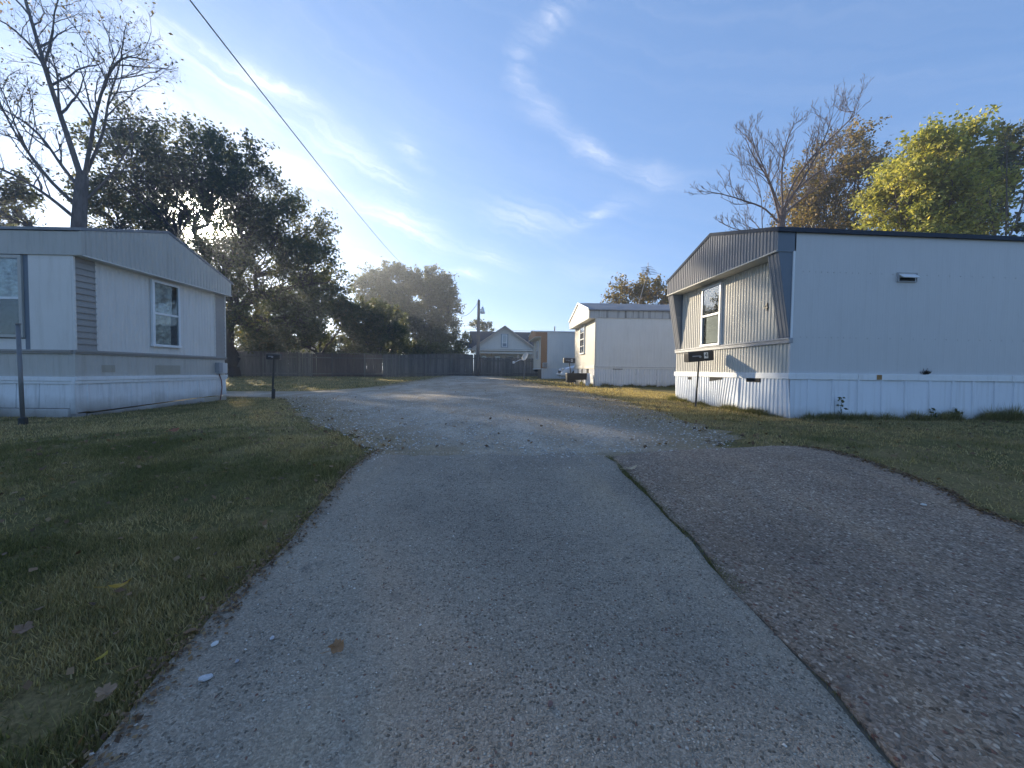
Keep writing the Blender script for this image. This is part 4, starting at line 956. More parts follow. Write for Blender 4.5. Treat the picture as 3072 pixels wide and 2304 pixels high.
# ------------------------------------------------------------------ trees
def seg_mesh(name, P0, P1, R0, R1, sides=4):
    P0 = np.asarray(P0, float); P1 = np.asarray(P1, float); R0 = np.asarray(R0, float); R1 = np.asarray(R1, float)
    d = P1-P0; l = np.linalg.norm(d, axis=1, keepdims=True); d = d/np.maximum(l, 1e-6)
    ref = np.where(np.abs(d[:,2:3]) < .9, np.array([[0,0,1.]]), np.array([[1.,0,0]]))
    a = np.cross(d, ref); a /= np.linalg.norm(a, axis=1, keepdims=True); b = np.cross(d, a)
    P1 = P1 + d*(R1[:,None]*.4)
    n = len(P0); V = np.zeros((n, 2*sides, 3))
    for k in range(sides):
        t = 2*math.pi*k/sides; o = a*math.cos(t)+b*math.sin(t)
        V[:,k] = P0+o*R0[:,None]; V[:,sides+k] = P1+o*R1[:,None]
    base = (np.arange(n)*2*sides)[:,None]
    F = np.concatenate([np.stack([base[:,0]+k, base[:,0]+(k+1)%sides, base[:,0]+sides+(k+1)%sides, base[:,0]+sides+k], -1)[:,None] for k in range(sides)], 1)
    return V.reshape(-1,3), F.reshape(-1)
def curve_pts(p0, p1, rng, n=6, wob=.08, sag=0.0, out=None):
    p0 = np.asarray(p0, float); p1 = np.asarray(p1, float); L = np.linalg.norm(p1-p0)
    ts = np.linspace(0, 1, n+1); P = p0+(p1-p0)*ts[:,None]
    off = rng.normal(size=(n+1,3))*wob*L*np.sin(ts*math.pi)[:,None]
    P = P+off; P[:,2] += sag*L*np.sin(ts*math.pi)
    if out is not None: P += np.outer(np.sin(ts*math.pi), out)
    return P
def leaves_mesh(name, C, size, rng, rnd, flat=.35, aspect=.55):
    n = len(C); nrm = rng.normal(size=(n,3)); nrm[:,2] += flat*2; nrm /= np.linalg.norm(nrm, axis=1, keepdims=True)
    r = rng.normal(size=(n,3)); a = np.cross(nrm, r); a /= np.linalg.norm(a, axis=1, keepdims=True); b = np.cross(nrm, a)
    s = size*(.6+.8*rng.random(n))[:,None]
    V = np.stack([C-a*s*.5, C+b*s*.5*aspect+nrm*s*.08, C+a*s*.5, C-b*s*.5*aspect+nrm*s*.08], 1).reshape(-1,3)
    F = np.arange(4*n)
    return np_mesh(name, V, F, 4, {'rnd': np.repeat(rnd, 4)})
def leafy_tree(name, label, base, trunk_r, fork_h, lobes, leaf_m, bark_m, leaf=.26, shoots=5, per=22, shoot_len=1.0, seed=1, spray_up=.35, group=None, clump_spread=.9, shell=.55, stems=1, hole=None):
    rng = np.random.default_rng(seed); base = np.asarray(base, float)
    e = empty(name, tuple(base)); tag(e, label, 'tree', group)
    A, B, RA, RB = [], [], [], []
    def poly(P, r0, r1):
        n = len(P)-1
        for i in range(n):
            A.append(P[i]); B.append(P[i+1]); RA.append(r0+(r1-r0)*i/n); RB.append(r0+(r1-r0)*(i+1)/n)
    forks = []
    for s_ in range(stems):
        o = np.array([rng.uniform(-.5,.5), rng.uniform(-.4,.4), 0])*(stems > 1)*1.6
        f = np.array([rng.uniform(-.3,.3)*trunk_r*3, rng.uniform(-.3,.3)*trunk_r*3, fork_h])+o*1.5
        P = curve_pts(o+np.array([0,0,-.4]), f, rng, 7, .03); poly(P, trunk_r, trunk_r*.66); forks.append(f)
        # root flare
        A.append(o+np.array([0,0,-.4])); B.append(o+np.array([0,0,.5])); RA.append(trunk_r*1.5); RB.append(trunk_r*1.02)
    Ls = []; rn = []
    for (cx,cy,cz,rx,ry,rz,n) in lobes:
        c = np.array([cx,cy,cz])-base; f = forks[int(rng.integers(len(forks)))]
        tgt = c-np.array([0,0,rz*.35])
        P = curve_pts(f-np.array([0,0,rng.uniform(0,.8)]), tgt, rng, 8, .05, .06); poly(P, trunk_r*.42, trunk_r*.13)
        tone = rng.uniform(-.12,.12)
        for k in range(n):
            d = rng.normal(size=3); d /= np.linalg.norm(d); q = (shell+(1-shell)*rng.random())*rng.random()**.18
            p = c+d*q*np.array([rx,ry,rz])
            if hole is not None and math.hypot(p[0]+base[0]-hole[0], (p[2]+base[2]-hole[1])*.75) < hole[2]: continue
            st = P[int(rng.integers(4, len(P)))]
            poly(curve_pts(st, p, rng, 4, .07, .04), trunk_r*.085+.012, .010)
            ctone = tone+rng.uniform(-.15,.15)
            for j in range(shoots):
                sd = d*.55+rng.normal(size=3)*.6; sd[2] += spray_up; sd /= np.linalg.norm(sd)
                L = shoot_len*rng.uniform(.6,1.3); s0 = p+rng.normal(size=3)*.12
                A.append(s0); B.append(s0+sd*L); RA.append(.012); RB.append(.004)
                t = rng.random(per)**.8
                Ls.append(s0+sd*L*t[:,None]+rng.normal(size=(per,3))*(.16*clump_spread*shoot_len)); rn.append(np.clip(.5+ctone+rng.normal(size=per)*.2, 0, 1))
    V, F = seg_mesh('trunk', A, B, RA, RB, 5)
    link_mesh('trunk', np_mesh('trunk', V, F, 4), bark_m, e)
    C = np.concatenate(Ls); R = np.concatenate(rn)
    link_mesh('crown', leaves_mesh('crown', C, leaf, rng, R), leaf_m, e)
    return e

MAT['bark_d'] = bark('dark bark', (.055,.046,.040)); MAT['bark_g'] = bark('grey bark', (.15,.135,.128)); MAT['bark_b'] = bark('brown twig bark', (.17,.135,.125))
MAT['leaf_dark'] = leaf_mat('dark oak leaves', [(.035,.050,.024),(.055,.072,.032),(.085,.098,.038),(.15,.13,.05)], .46)
MAT['leaf_mid'] = leaf_mat('mid green leaves', [(.050,.066,.026),(.075,.092,.034),(.10,.115,.040),(.16,.135,.05)], .44)
MAT['leaf_soft'] = leaf_mat('grey green leaves', [(.060,.074,.038),(.085,.10,.05),(.115,.125,.06),(.16,.145,.075)], .42)
MAT['leaf_yellow'] = leaf_mat('yellowing leaves', [(.12,.155,.055),(.23,.26,.085),(.35,.36,.12),(.46,.43,.17)], .52)
MAT['leaf_brown'] = leaf_mat('olive brown leaves', [(.09,.088,.036),(.15,.128,.055),(.21,.16,.075),(.27,.19,.10)], .42)

GT = 'trees beyond the fence and homes'
bB = (-18.2, 29.0, G(-18.2,29))
leafy_tree('oak_tree', 'huge dark dense tree with the low sun shining through it', bB, .52, 4.2,
   [(-23.8,29,14.6,3.3,3.6,3.0,62),(-20.2,29.3,14.8,3.2,4.0,2.7,58),(-16.6,28.6,13.2,3.0,3.8,2.6,56),(-13.8,29,10.6,2.6,3.4,2.5,42),(-12.5,29,7.6,2.0,3.0,2.0,28),
    (-25.6,29.2,11.2,2.2,3.2,2.4,34),(-22.6,29.6,10.9,1.9,3.0,1.8,24),(-17.3,29.5,10.2,2.1,3.4,2.0,34),(-23.6,29,8.0,2.6,3.0,1.7,24),(-15.2,28.8,6.8,2.4,3.2,1.8,20),(-19.8,29.4,6.6,2.4,3.0,1.8,30),(-13.2,29.2,4.6,2.0,2.6,1.5,24),(-16.3,29,3.8,2.0,2.6,1.2,16),(-18.7,29.3,9.0,1.3,2.6,1.0,24)],
   MAT['leaf_dark'], MAT['bark_d'], leaf=.23, shoots=6, per=20, shoot_len=1.2, seed=5, spray_up=.45, hole=(-19.95,10.85,.62))
leafy_tree('understory_tree', 'small dark tree spreading over the fence right of the huge tree', (-14.6,35.5,G(-14.6,35.5)), .22, 2.0,
   [(-17.5,35.5,5.8,2.6,2.4,2.1,42),(-14.4,35.2,7.2,2.4,2.4,2.2,44),(-12.0,35,5.2,2.3,2.4,1.8,40),(-16.0,34.8,3.5,2.8,1.8,1.4,34),(-19.5,35,4.0,2.2,2,1.8,28)], MAT['leaf_mid'], MAT['bark_d'], leaf=.26, shoots=6, per=20, shoot_len=.9, seed=8, group=GT)
leafy_tree('understory_tree', 'low bushy green tree over the fence left of the tall central tree', (-9.9,35.8,G(-9.9,35.8)), .2, 1.6,
   [(-11.0,36,5.0,1.9,2.2,1.9,38),(-9.0,36,4.9,1.9,2.2,1.7,36),(-10.2,35.4,2.9,2.8,1.8,1.3,34)], MAT['leaf_mid'], MAT['bark_d'], leaf=.25, shoots=6, per=20, shoot_len=.8, seed=9, group=GT)
leafy_tree('broadleaf_tree', 'tall rounded grey green tree behind the centre of the fence', (-11.9,52,G(-11.9,52)), .30, 3.8,
   [(-14.5,52.0,10.9,2.4,2.8,2.4,58),(-11.5,52.0,12.2,2.4,2.8,2.2,58),(-12.9,52.3,7.8,3.2,3.1,2.3,60),(-10.2,51.8,8.3,2.3,2.6,2.4,44),(-11.9,51.5,4.4,4.1,2.4,1.9,56)], MAT['leaf_soft'], MAT['bark_d'], leaf=.31, shoots=6, per=20, shoot_len=1.05, seed=12, group=GT, stems=2)
leafy_tree('broadleaf_tree', 'tall tree nearest the light pole behind the fence', (-6.7,52.8,G(-6.7,52.8)), .30, 3.6,
   [(-8.0,52.8,12.3,2.1,2.6,2.0,50),(-5.9,52.8,11.3,2.0,2.6,2.5,54),(-5.4,52.8,8.0,1.9,2.6,2.3,44),(-8.2,52.5,7.6,2.3,2.6,2.4,46),(-7.0,52.2,4.4,3.4,2.4,1.9,52)], MAT['leaf_soft'], MAT['bark_d'], leaf=.31, shoots=6, per=20, shoot_len=1.05, seed=13, group=GT, stems=2)
for hi, (hx, hy, hh, hw, lab, mt_) in enumerate(((-25.5,36.5,3.2,2.8,'dark shrub behind the left end of the fence','leaf_dark'),(-20.6,37,3.6,3.0,'dark shrub below the huge tree behind the fence','leaf_dark'),(-13.2,39,4.2,3.2,'dense green shrub rising over the brown fence boards','leaf_mid'),(-7.0,38.5,3.6,2.6,'dense green shrub behind the middle of the fence','leaf_mid'),(-3.6,40,3.2,1.7,'rounded green shrub behind the fence left of the light pole','leaf_mid'))):
    leafy_tree('shrub', lab, (hx,hy,G(hx,hy)), .10, .5, [(hx-hw*.45,hy,hh*.62,hw*.6,1.5,hh*.42,30),(hx+hw*.45,hy,hh*.58,hw*.6,1.5,hh*.40,30),(hx,hy-.4,hh*.33,hw*1.0,1.4,hh*.30,34)], MAT[mt_], MAT['bark_d'], leaf=.25, shoots=6, per=18, shoot_len=.75, seed=60+hi, group='shrubs behind the fence')
leafy_tree('small_tree', 'small leafy tree between the tall trees and the gabled house', (-3.1,49,G(-3,49)), .12, 1.8,
   [(-3.2,49,4.6,1.1,1.2,1.3,16),(-2.6,49,3.4,1.0,1.1,1.1,12)], MAT['leaf_mid'], MAT['bark_d'], leaf=.24, shoots=5, per=16, shoot_len=.7, seed=14, group=GT)
leafy_tree('small_tree', 'treetop showing over the dark roof behind the light pole', (-.9,58,G(-.9,58)), .16, 4.2,
   [(-1.2,58,7.4,1.5,1.4,.8,12),(.4,58,7.0,1.2,1.2,.6,8)], MAT['leaf_mid'], MAT['bark_d'], leaf=.26, shoots=5, per=14, shoot_len=.7, seed=15, group=GT)
leafy_tree('small_tree', 'leafy tree behind the streaked cream home beside the antenna', (11.2,27,G(11.2,27)), .15, 3.4,
   [(10.0,27,6.2,1.0,1.4,1.0,16),(11.4,27,6.5,1.2,1.4,1.0,20),(12.7,27,6.3,1.0,1.4,1.0,18)], MAT['leaf_brown'], MAT['bark_b'], leaf=.20, shoots=5, per=16, shoot_len=.75, seed=16, group=GT, spray_up=.6)
leafy_tree('small_tree', 'dark tree at the left edge behind the left home', (-26.6,23.0,G(-26,23)), .2, 4.5,
   [(-26.8,23,9.6,1.6,2,1.4,26),(-27.5,23,7.4,1.6,2,1.4,20)], MAT['leaf_dark'], MAT['bark_d'], leaf=.25, shoots=6, per=18, shoot_len=.8, seed=17, group=GT)
# trees above the right home
leafy_tree('maple_tree', 'yellow green autumn tree behind the grey home', (18.9,15.4,G(18.9,15.4)), .20, 3.6,
   [(17.3,15.2,8.3,1.1,1.6,1.3,26),(18.1,15.4,9.7,1.2,1.7,1.0,24),(19.6,15.4,9.8,1.2,1.7,1.0,24),(18.7,15.2,8.0,1.3,1.7,1.0,22),(17.5,15.2,6.5,1.1,1.5,1.0,18),(20.4,15.6,8.2,1.2,1.6,1.1,18),(19.3,15.2,6.6,1.3,1.5,1.0,18)], MAT['leaf_yellow'], MAT['bark_b'], leaf=.15, shoots=6, per=36, shoot_len=.8, seed=21, group=GT)
leafy_tree('elm_tree', 'thin brown olive tree between the bare tree and the yellow tree', (19.8,21.5,G(19.8,21.5)), .24, 5.0,
   [(18.6,21.5,11.0,1.6,2.0,1.8,34),(20.6,21.5,13.2,1.5,2.0,1.3,26),(20.6,21.8,10.6,1.9,2.2,1.9,34),(22.6,21.5,12.2,1.7,2,1.8,24),(18.7,21.3,8.6,1.9,2.0,1.5,30),(21.2,21.3,8.4,1.9,2.0,1.5,24)], MAT['leaf_brown'], MAT['bark_b'], leaf=.16, shoots=5, per=22, shoot_len=1.0, seed=22, group=GT, spray_up=.5)
leafy_tree('dark_tree', 'dark green tree at the right edge behind the yellow tree', (25.4,18.4,G(25,18.4)), .2, 5.0,
   [(24.6,18.4,9.8,1.5,2,1.6,24),(26.0,18.4,11.2,1.7,2,1.2,26),(27.2,18.4,12.4,1.4,2,.9,18),(24.8,18.2,7.8,1.6,2,1.3,20)], MAT['leaf_mid'], MAT['bark_b'], leaf=.23, shoots=6, per=18, shoot_len=.85, seed=23, group=GT)

def bare_tree(name, label, base, limbs, twig_m, seed, levels=3, spread=.62, trop=.16, leaf_n=0, leaf_m=None, group=None, nchild=(5,4,3), lens=(.46,.5,.52), tmin=.28, rmin=.006):
    """limbs: list of (points, r0, r1) in world coordinates; side branches and twigs grow from them"""
    rng = np.random.default_rng(seed); base = np.asarray(base, float)
    e = empty(name, tuple(base)); tag(e, label, 'tree', group)
    A, B, RA, RB = [], [], [], []; tips = []
    def put(P, r0, r1):
        n = len(P)-1
        for i in range(n): A.append(P[i]); B.append(P[i+1]); RA.append(r0+(r1-r0)*i/n); RB.append(r0+(r1-r0)*(i+1)/n)
    def smooth(P, n):
        P = np.asarray(P, float); t = np.linspace(0, len(P)-1, n)
        # Catmull-Rom
        out = []
        for q in t:
            i = min(int(q), len(P)-2); u = q-i
            p0 = P[max(i-1,0)]; p1 = P[i]; p2 = P[i+1]; p3 = P[min(i+2,len(P)-1)]
            out.append(.5*((2*p1)+(-p0+p2)*u+(2*p0-5*p1+4*p2-p3)*u*u+(-p0+3*p1-3*p2+p3)*u**3))
        return np.array(out)
    def grow(P, r0, r1, lev, L):
        if lev >= levels:
            tips.append(P[-1]); return
        n = len(P)
        for k in range(nchild[lev]):
            t = tmin+(1-tmin)*(k+rng.random())/nchild[lev]; i = min(int(t*(n-1)), n-2); p = P[i]+(P[i+1]-P[i])*rng.random()
            d = P[i+1]-P[i]; d /= np.linalg.norm(d)
            q = rng.normal(size=3); q -= d*q.dot(d); q /= np.linalg.norm(q)
            cd = d*(1-spread*.55)+q*spread; cd[2] += trop*.6; cd /= np.linalg.norm(cd)
            cl = L*lens[lev]*rng.uniform(.6,1.2)*(1.12-.5*t); ns = 6 if lev < 2 else 4
            C = [p]; dd = cd
            for s_ in range(ns):
                dd = dd+rng.normal(size=3)*.13; dd[2] += trop*.28; dd /= np.linalg.norm(dd); C.append(C[-1]+dd*cl/ns)
            C = np.array(C); rr = max((r0+(r1-r0)*t)*.55, rmin); re = max(rr*.35, rmin*.7)
            put(C, rr, re); grow(C, rr, re, lev+1, cl)
    for pts, r0, r1, twigs in limbs:
        P = smooth(np.asarray(pts, float)-base, 14); put(P, r0, r1)
        if twigs: grow(P, r0, r1, 0, np.linalg.norm(P[-1]-P[0]))
    V, F = seg_mesh('trunk', A, B, RA, RB, 4)
    o = link_mesh('trunk', np_mesh('trunk', V, F, 4), twig_m, e)
    if leaf_n:
        T = np.array(tips); idx = rng.integers(len(T), size=leaf_n); C = T[idx]+rng.normal(size=(leaf_n,3))*.12
        link_mesh('crown', leaves_mesh('crown', C, .11, rng, rng.random(leaf_n)), leaf_m, e)
    return e
# left: tall bare tree behind the left home
ga = G(-14.6,15)
bare_tree('bare_tree', 'tall nearly leafless tree rising behind the left home', (-14.6,15,ga),
  [([(-14.6,15,ga-.3),(-14.65,15,3),(-14.5,15,5.7),(-14.35,15,7.4)], .40, .22, False),
   ([(-14.35,15,7.3),(-14.8,15.1,8.6),(-15.25,15,10.4),(-15.5,14.8,12.0),(-15.8,14.6,13.9),(-15.95,14.5,15.2)], 0.118, 0.028, True),
   ([(-14.9,15.1,9.0),(-15.6,15.3,10.6),(-16.0,15.3,11.8),(-16.7,15.1,12.6),(-17.5,15,12.9)], 0.056, 0.017, True),
   ([(-14.3,15,7.3),(-13.95,14.9,8.6),(-13.6,14.8,9.8),(-13.1,14.7,10.9),(-12.5,14.6,11.4),(-11.7,14.5,11.3)], 0.095, 0.017, True),
   ([(-14.2,15,7.6),(-13.9,15.3,9.2),(-13.75,15.4,10.5),(-13.5,15.5,11.6),(-13.3,15.5,12.6)], 0.067, 0.017, True),
   ([(-14.4,15,7.0),(-15.2,15.2,7.9),(-16.0,15.4,8.9),(-16.8,15.5,9.6),(-17.9,15.6,10.2)], 0.079, 0.017, True),
   ([(-14.5,15,6.4),(-15.2,14.8,7.2),(-15.9,14.6,8.4),(-16.4,14.5,9.6),(-16.7,14.4,11.0)], 0.067, 0.014, True),
   ([(-14.5,15,5.9),(-15.4,14.9,6.7),(-16.3,14.8,7.3),(-17.6,14.8,7.9)], 0.067, 0.017, True),
   ([(-14.6,15,4.8),(-15.6,15,5.4),(-16.6,14.9,5.9),(-17.8,14.8,6.7)], 0.062, 0.017, True),
   ([(-14.3,15,6.6),(-13.5,15.1,7.6),(-12.9,15.1,8.6),(-12.5,15.1,9.7)], 0.056, 0.011, True)],
  MAT['bark_g'], 31, levels=3, spread=.66, trop=.16, leaf_n=1300, leaf_m=MAT['leaf_brown'], nchild=(13,6,4), lens=(.46,.5,.5), rmin=.0042)
gr_ = G(11.1,14)
bare_tree('bare_tree', 'spreading leafless tree above the ribbed front of the grey home', (11.1,14,gr_),
  [([(11.05,14,gr_-.3),(11.10,14.0,3.00),(11.12,14.0,5.60),(11.20,14.0,6.90)], .20, .15, False),
   ([(11.20,14.0,6.80),(11.45,13.9,7.79),(12.12,13.8,8.83),(12.88,13.7,9.63),(13.55,13.6,10.35),(13.4,13.7,10.5)], 0.048, 0.010, True),
   ([(11.20,14.0,6.90),(11.28,14.2,7.95),(11.37,14.3,8.91),(11.62,14.4,9.79),(11.87,14.4,10.43)], 0.051, 0.011, True),
   ([(11.15,14.0,6.80),(10.86,14.1,7.71),(10.53,14.2,8.59),(10.15,14.2,9.31),(9.98,14.2,9.87)], 0.051, 0.011, True),
   ([(11.10,14.0,6.40),(10.40,13.9,6.90),(9.6,13.8,7.10),(8.7,13.7,7.25),(8.0,13.7,7.35)], 0.048, 0.010, True),
   ([(11.10,14.0,6.50),(10.70,13.8,7.23),(10.19,13.6,7.95),(9.60,13.5,8.59),(9.27,13.5,9.23)], 0.045, 0.010, True),
   ([(11.20,14.0,6.99),(11.79,14.2,7.71),(12.54,14.3,8.35),(13.22,14.3,8.91),(13.47,14.3,9.71)], 0.042, 0.010, True),
   ([(11.2,14,6.9),(11.85,13.7,8.2),(12.3,13.5,9.3),(12.5,13.4,10.2)], .05, .010, True),
   ([(11.15,14,6.7),(11.9,14.2,7.3),(12.7,14.3,7.9),(13.3,14.3,8.4)], .045, .010, True),
   ([(10.95,14.0,6.00),(10.40,14.1,6.20),(9.60,14.2,6.20),(8.80,14.2,6.50)], 0.034, 0.008, True),
   ([(10.45,13.6,gr_),(10.40,13.6,4.50),(10.20,13.7,6.00),(10.11,13.7,7.15),(9.86,13.7,7.95)], 0.034, 0.008, True)],
  MAT['bark_b'], 37, levels=3, spread=.55, trop=.34, nchild=(13,6,3), lens=(.34,.48,.5), rmin=.005)
gk = G(20.6,14)
bare_tree('bare_sapling', 'pale slender leafless sapling at the right edge', (20.6,14,gk),
  [([(20.6,14,gk-.2),(20.6,14,4),(20.55,14,6.5),(20.4,14,9.6)], .07, .015, True), ([(20.6,14,6.0),(21.2,14,7.6),(21.4,14,9.8)], .05, .012, True), ([(20.7,14,5.2),(20.0,14,6.6),(19.7,14,8.2)], .04, .012, True)],
  MAT['bark_g'], 41, levels=2, spread=.5, trop=.4, nchild=(8,4), lens=(.3,.45), rmin=.006, leaf_n=160, leaf_m=MAT['leaf_brown'])

# ------------------------------------------------------------------ grass, weeds, litter
def blades(name, X, Y, H, Wd, dry, rng, lean=.6, label=None, bend=True, mt=None, Zoff=0.0):
    n = len(X); Z = zg(X, Y)+Zoff; a = rng.random(n)*2*math.pi; ca, sa = np.cos(a), np.sin(a)
    ln = lean*rng.random(n)*H; b = rng.random(n)*2*math.pi
    p0 = np.stack([X-ca*Wd/2, Y-sa*Wd/2, Z-.004], -1); p1 = np.stack([X+ca*Wd/2, Y+sa*Wd/2, Z-.004], -1)
    tip = np.stack([X+np.cos(b)*ln, Y+np.sin(b)*ln, Z+H*(1-.25*lean*rng.random(n))], -1)
    V = np.stack([p0,p1,tip], 1).reshape(-1,3)
    me = np_mesh(name, V, np.arange(3*n), 3, {'dry': np.repeat(dry, 3), 'rnd': np.repeat(rng.random(n), 3)})
    o = link_mesh(name, me, mt or MAT['grass']); tag(o, label, 'grass', kind='stuff'); return o
def grass_mat():
    M = NT('grass blades'); d = attr(M, 'dry'); r = attr(M, 'rnd')
    g = M.ramp(r, [(0,(.080,.086,.038)),(.5,(.13,.132,.058)),(1,(.205,.20,.09))]); s = M.ramp(r, [(0,(.25,.19,.105)),(.6,(.40,.32,.18)),(1,(.54,.45,.28))])
    c = M.mix(d, g, s)
    p = M.n('ShaderNodeBsdfPrincipled', {'Base Color': c, 'Roughness': .6, 'Specular IOR Level': .2})
    t = M.n('ShaderNodeBsdfTranslucent', {'Color': M.mix(1.0, c, (1.4,1.35,.7), 'MULTIPLY')})
    M.t.links.new(M.n('ShaderNodeMixShader', {0: .40, 1: p.outputs[0], 2: t.outputs[0]}).outputs[0], M.out.inputs['Surface']); return M.m
MAT['grass'] = grass_mat()
rg = np.random.default_rng(77)
def lawn_pts(n, x0, x1, y0, y1, pw=1.0):
    X = rg.uniform(x0, x1, n); Y = y0+(y1-y0)*rg.random(n)**pw; return X, Y
def hdist(x, y):      # distance from paved or gravel edge, on the left and right
    l = np.where(y < 3.45, itp(LANE_L,y), itp(GR_L,y)); r = np.where(y < 3.74, itp(PAD_R,y), itp(GR_R,y))
    return np.maximum(l-x, x-r)
def dryness(x, y, bias=0.0):
    e = np.clip(1-hdist(x,y)/.9, 0, 1)
    q = fbm(x*1.3+4, y*1.3+8); k = (q-.46)*3.2 + e*.55 + bias + .35*ss(2.2,6,y)
    k = k + .45*ss(3.5,9,y)*ss(0,3,x)*0.6
    return np.clip(k+rg.normal(size=len(x))*.22, 0, 1)
def home_clear(x, y):
    r = (x > 4.84) & (y > 5.80) & (y < 9.6)
    u = (x+7.2354)*math.cos(-.05)+(y-7.3579)*math.sin(-.05); v = -(x+7.2354)*math.sin(-.05)+(y-7.3579)*math.cos(-.05)
    l = (u < .06) & (v > -.09) & (v < 3.7)
    return ~(r | l | ((x > 4.7) & (y > 16.2) & (y < 20.8)))
def keep(X, Y, fray=.0):
    k = ~on_hard(X,Y,-.035*rg.random(len(X))**2) & home_clear(X,Y)
    g = on_gravel(X,Y,.0); depth = np.minimum(X-itp(GR_L,Y), itp(GR_R,Y)-X)
    return k & (~g | (rg.random(len(X)) < .55*np.exp(-np.clip(depth,0,9)/.5)))
def lawn(name, n, x0, x1, y0, y1, h, w, label, pw=1.0, bias=0.0):
    X, Y = lawn_pts(n, x0, x1, y0, y1, pw); k = keep(X,Y); X, Y = X[k], Y[k]
    cl = fbm(X*5+1, Y*5+2); k = rg.random(len(X)) < np.clip(.20+1.7*(cl-.36), .06, 1); X, Y = X[k], Y[k]
    D = dryness(X,Y,bias); H = h*(.45+1.1*rg.random(len(X)))*(.7+.6*fbm(X*2,Y*2)); Wd = w*(.7+.6*rg.random(len(X)))
    return blades(name, X, Y, H, Wd, D, rg, .9, label)
lawn('grass', 120000, -2.6, -.9, .55, 2.2, .025, .0055, 'short dark grass at the near left edge of the driveway', 1.0, -.02)
lawn('grass', 220000, -4.6, -.9, .55, 4.2,   .027, .006, 'short dark green lawn on the left of the driveway', 1.0, .08)
lawn('grass', 130000, -9.5, -1.0, 4.0, 13.5, .030, .012, 'lawn in front of the left home', 1.25, .36)
lawn('grass', 105000, 1.9, 11.5, 2.0, 6.0, .026, .009, 'lawn strip in front of the grey home', 1.0, .36)
lawn('grass', 90000, 1.2, 6.0, 5.6, 16.0, .034, .015, 'sunlit dry lawn beside the right homes', 1.3, .50)
lawn('grass', 60000, -22, 6.0, 14.0, 33.0, .06, .03, 'far lawn before the fence', 1.2, .42)
# weeds along the skirting of the near right home and in the joint
def weeds(name, pts, label):
    X, Y, H, Wd, D = [np.concatenate(q) for q in zip(*pts)]
    return blades(name, X, Y, H, Wd, D, rg, 1.0, label)
def tuft_line(n, x0, x1, y0, y1, hmax, clump=3.0, w=.008, dry=.12):
    t = rg.random(n); X = x0+(x1-x0)*t; Y = y0+(y1-y0)*t
    off = np.abs(rg.normal(size=n))*.05
    if abs(x1-x0) > abs(y1-y0): Y = Y-off
    else: X = X-off
    c = fbm(X*clump+9, Y*clump+4); k = rg.random(n) < np.clip((c-.30)*3, .06, 1); X, Y, c = X[k], Y[k], c[k]
    H = hmax*(.25+.75*rg.random(len(X)))*np.clip((c-.25)*2.2, .25, 1.2)
    return X, Y, H, w*(.6+.8*rg.random(len(X))), np.clip(dry+rg.normal(size=len(X))*.15, 0, 1)
weeds('weeds', [tuft_line(15000,4.9,11.5,5.77,5.77,.24,3.4,dry=.3), tuft_line(5000,7.9,11.5,5.76,5.76,.34,dry=.25), tuft_line(4000,5.2,6.1,5.77,5.77,.30), tuft_line(7000,4.81,4.81,5.85,9.5,.17)], 'weeds growing along the skirting of the grey home')
weeds('weeds', [tuft_line(6000,5.0,11.0,16.22,16.05,.22,w=.014), tuft_line(2500,4.66,4.68,16.3,20.5,.2,w=.014)], 'weeds along the skirting of the streaked cream home')
weeds('weeds', [tuft_line(500,-9.0,-7.2,7.26,7.26,.07), tuft_line(700,-7.10,-6.95,7.4,11.0,.07)], 'weeds along the skirting of the left home')
tj = rg.random(12000); YJ = 1.55+1.85*tj; XJ = np.interp(YJ, jt[0], jt[1])+.008+rg.normal(size=len(YJ))*(.012+.022*fbm(YJ*3, YJ*0+2)); kj = rg.random(len(YJ)) < np.clip((fbm(YJ*4+3, YJ*0+6)-.30)*4, .05, 1)
blades('moss', XJ[kj], YJ[kj], .022*(.4+rg.random(kj.sum())), .006*np.ones(kj.sum()), np.clip(.1+rg.normal(size=kj.sum())*.2, 0, 1), rg, 1.0, 'green moss and grass in the driveway joint')
tj = rg.random(900); YJ = .75+1.0*tj; XJ = np.interp(YJ, jt[0], jt[1])+rg.normal(size=len(YJ))*.012; kj = fbm(YJ*6+3, YJ*0+6) > .5
blades('moss', XJ[kj], YJ[kj], .014*(.4+rg.random(kj.sum())), .005*np.ones(kj.sum()), np.clip(.35+rg.normal(size=kj.sum())*.2, 0, 1), rg, 1.0, 'sparse moss at the near end of the joint')
# leafy weed stalks
def stalk_weed(x, y, h, label, seed):
    rng = np.random.default_rng(seed); g = G(x,y); e = empty('weed_plant', (x,y,g)); tag(e, label, 'plant', 'weed plants by the skirting')
    P = curve_pts((0,0,-.03), (rng.uniform(-.03,.03),0,h), rng, 5, .03); MB().tube([tuple(p) for p in P], [.006,.005,.004,.004,.003,.002], 5).build('stem', MAT['leaf_dark'], e)
    C = []
    for k in range(26):
        t = rng.uniform(.1,1); i = min(int(t*5),4); C.append(P[i]+(P[i+1]-P[i])*(t*5-i)+rng.normal(size=3)*np.array([.045,.035,.015])*(1.1-t*.6))
    link_mesh('leaves', leaves_mesh('leaves', np.array(C), .06, rng, rng.random(len(C))), MAT['leaf_dark'], e)
stalk_weed(5.69,5.74,.36, 'upright leafy weed against the white skirting panels, tallest one', 1)
stalk_weed(7.33,5.76,.17, 'short leafy weed at the skirting right of the rust stain', 2)
stalk_weed(7.75,5.75,.20, 'small leafy weed at the skirting near the right clump of weeds', 3)
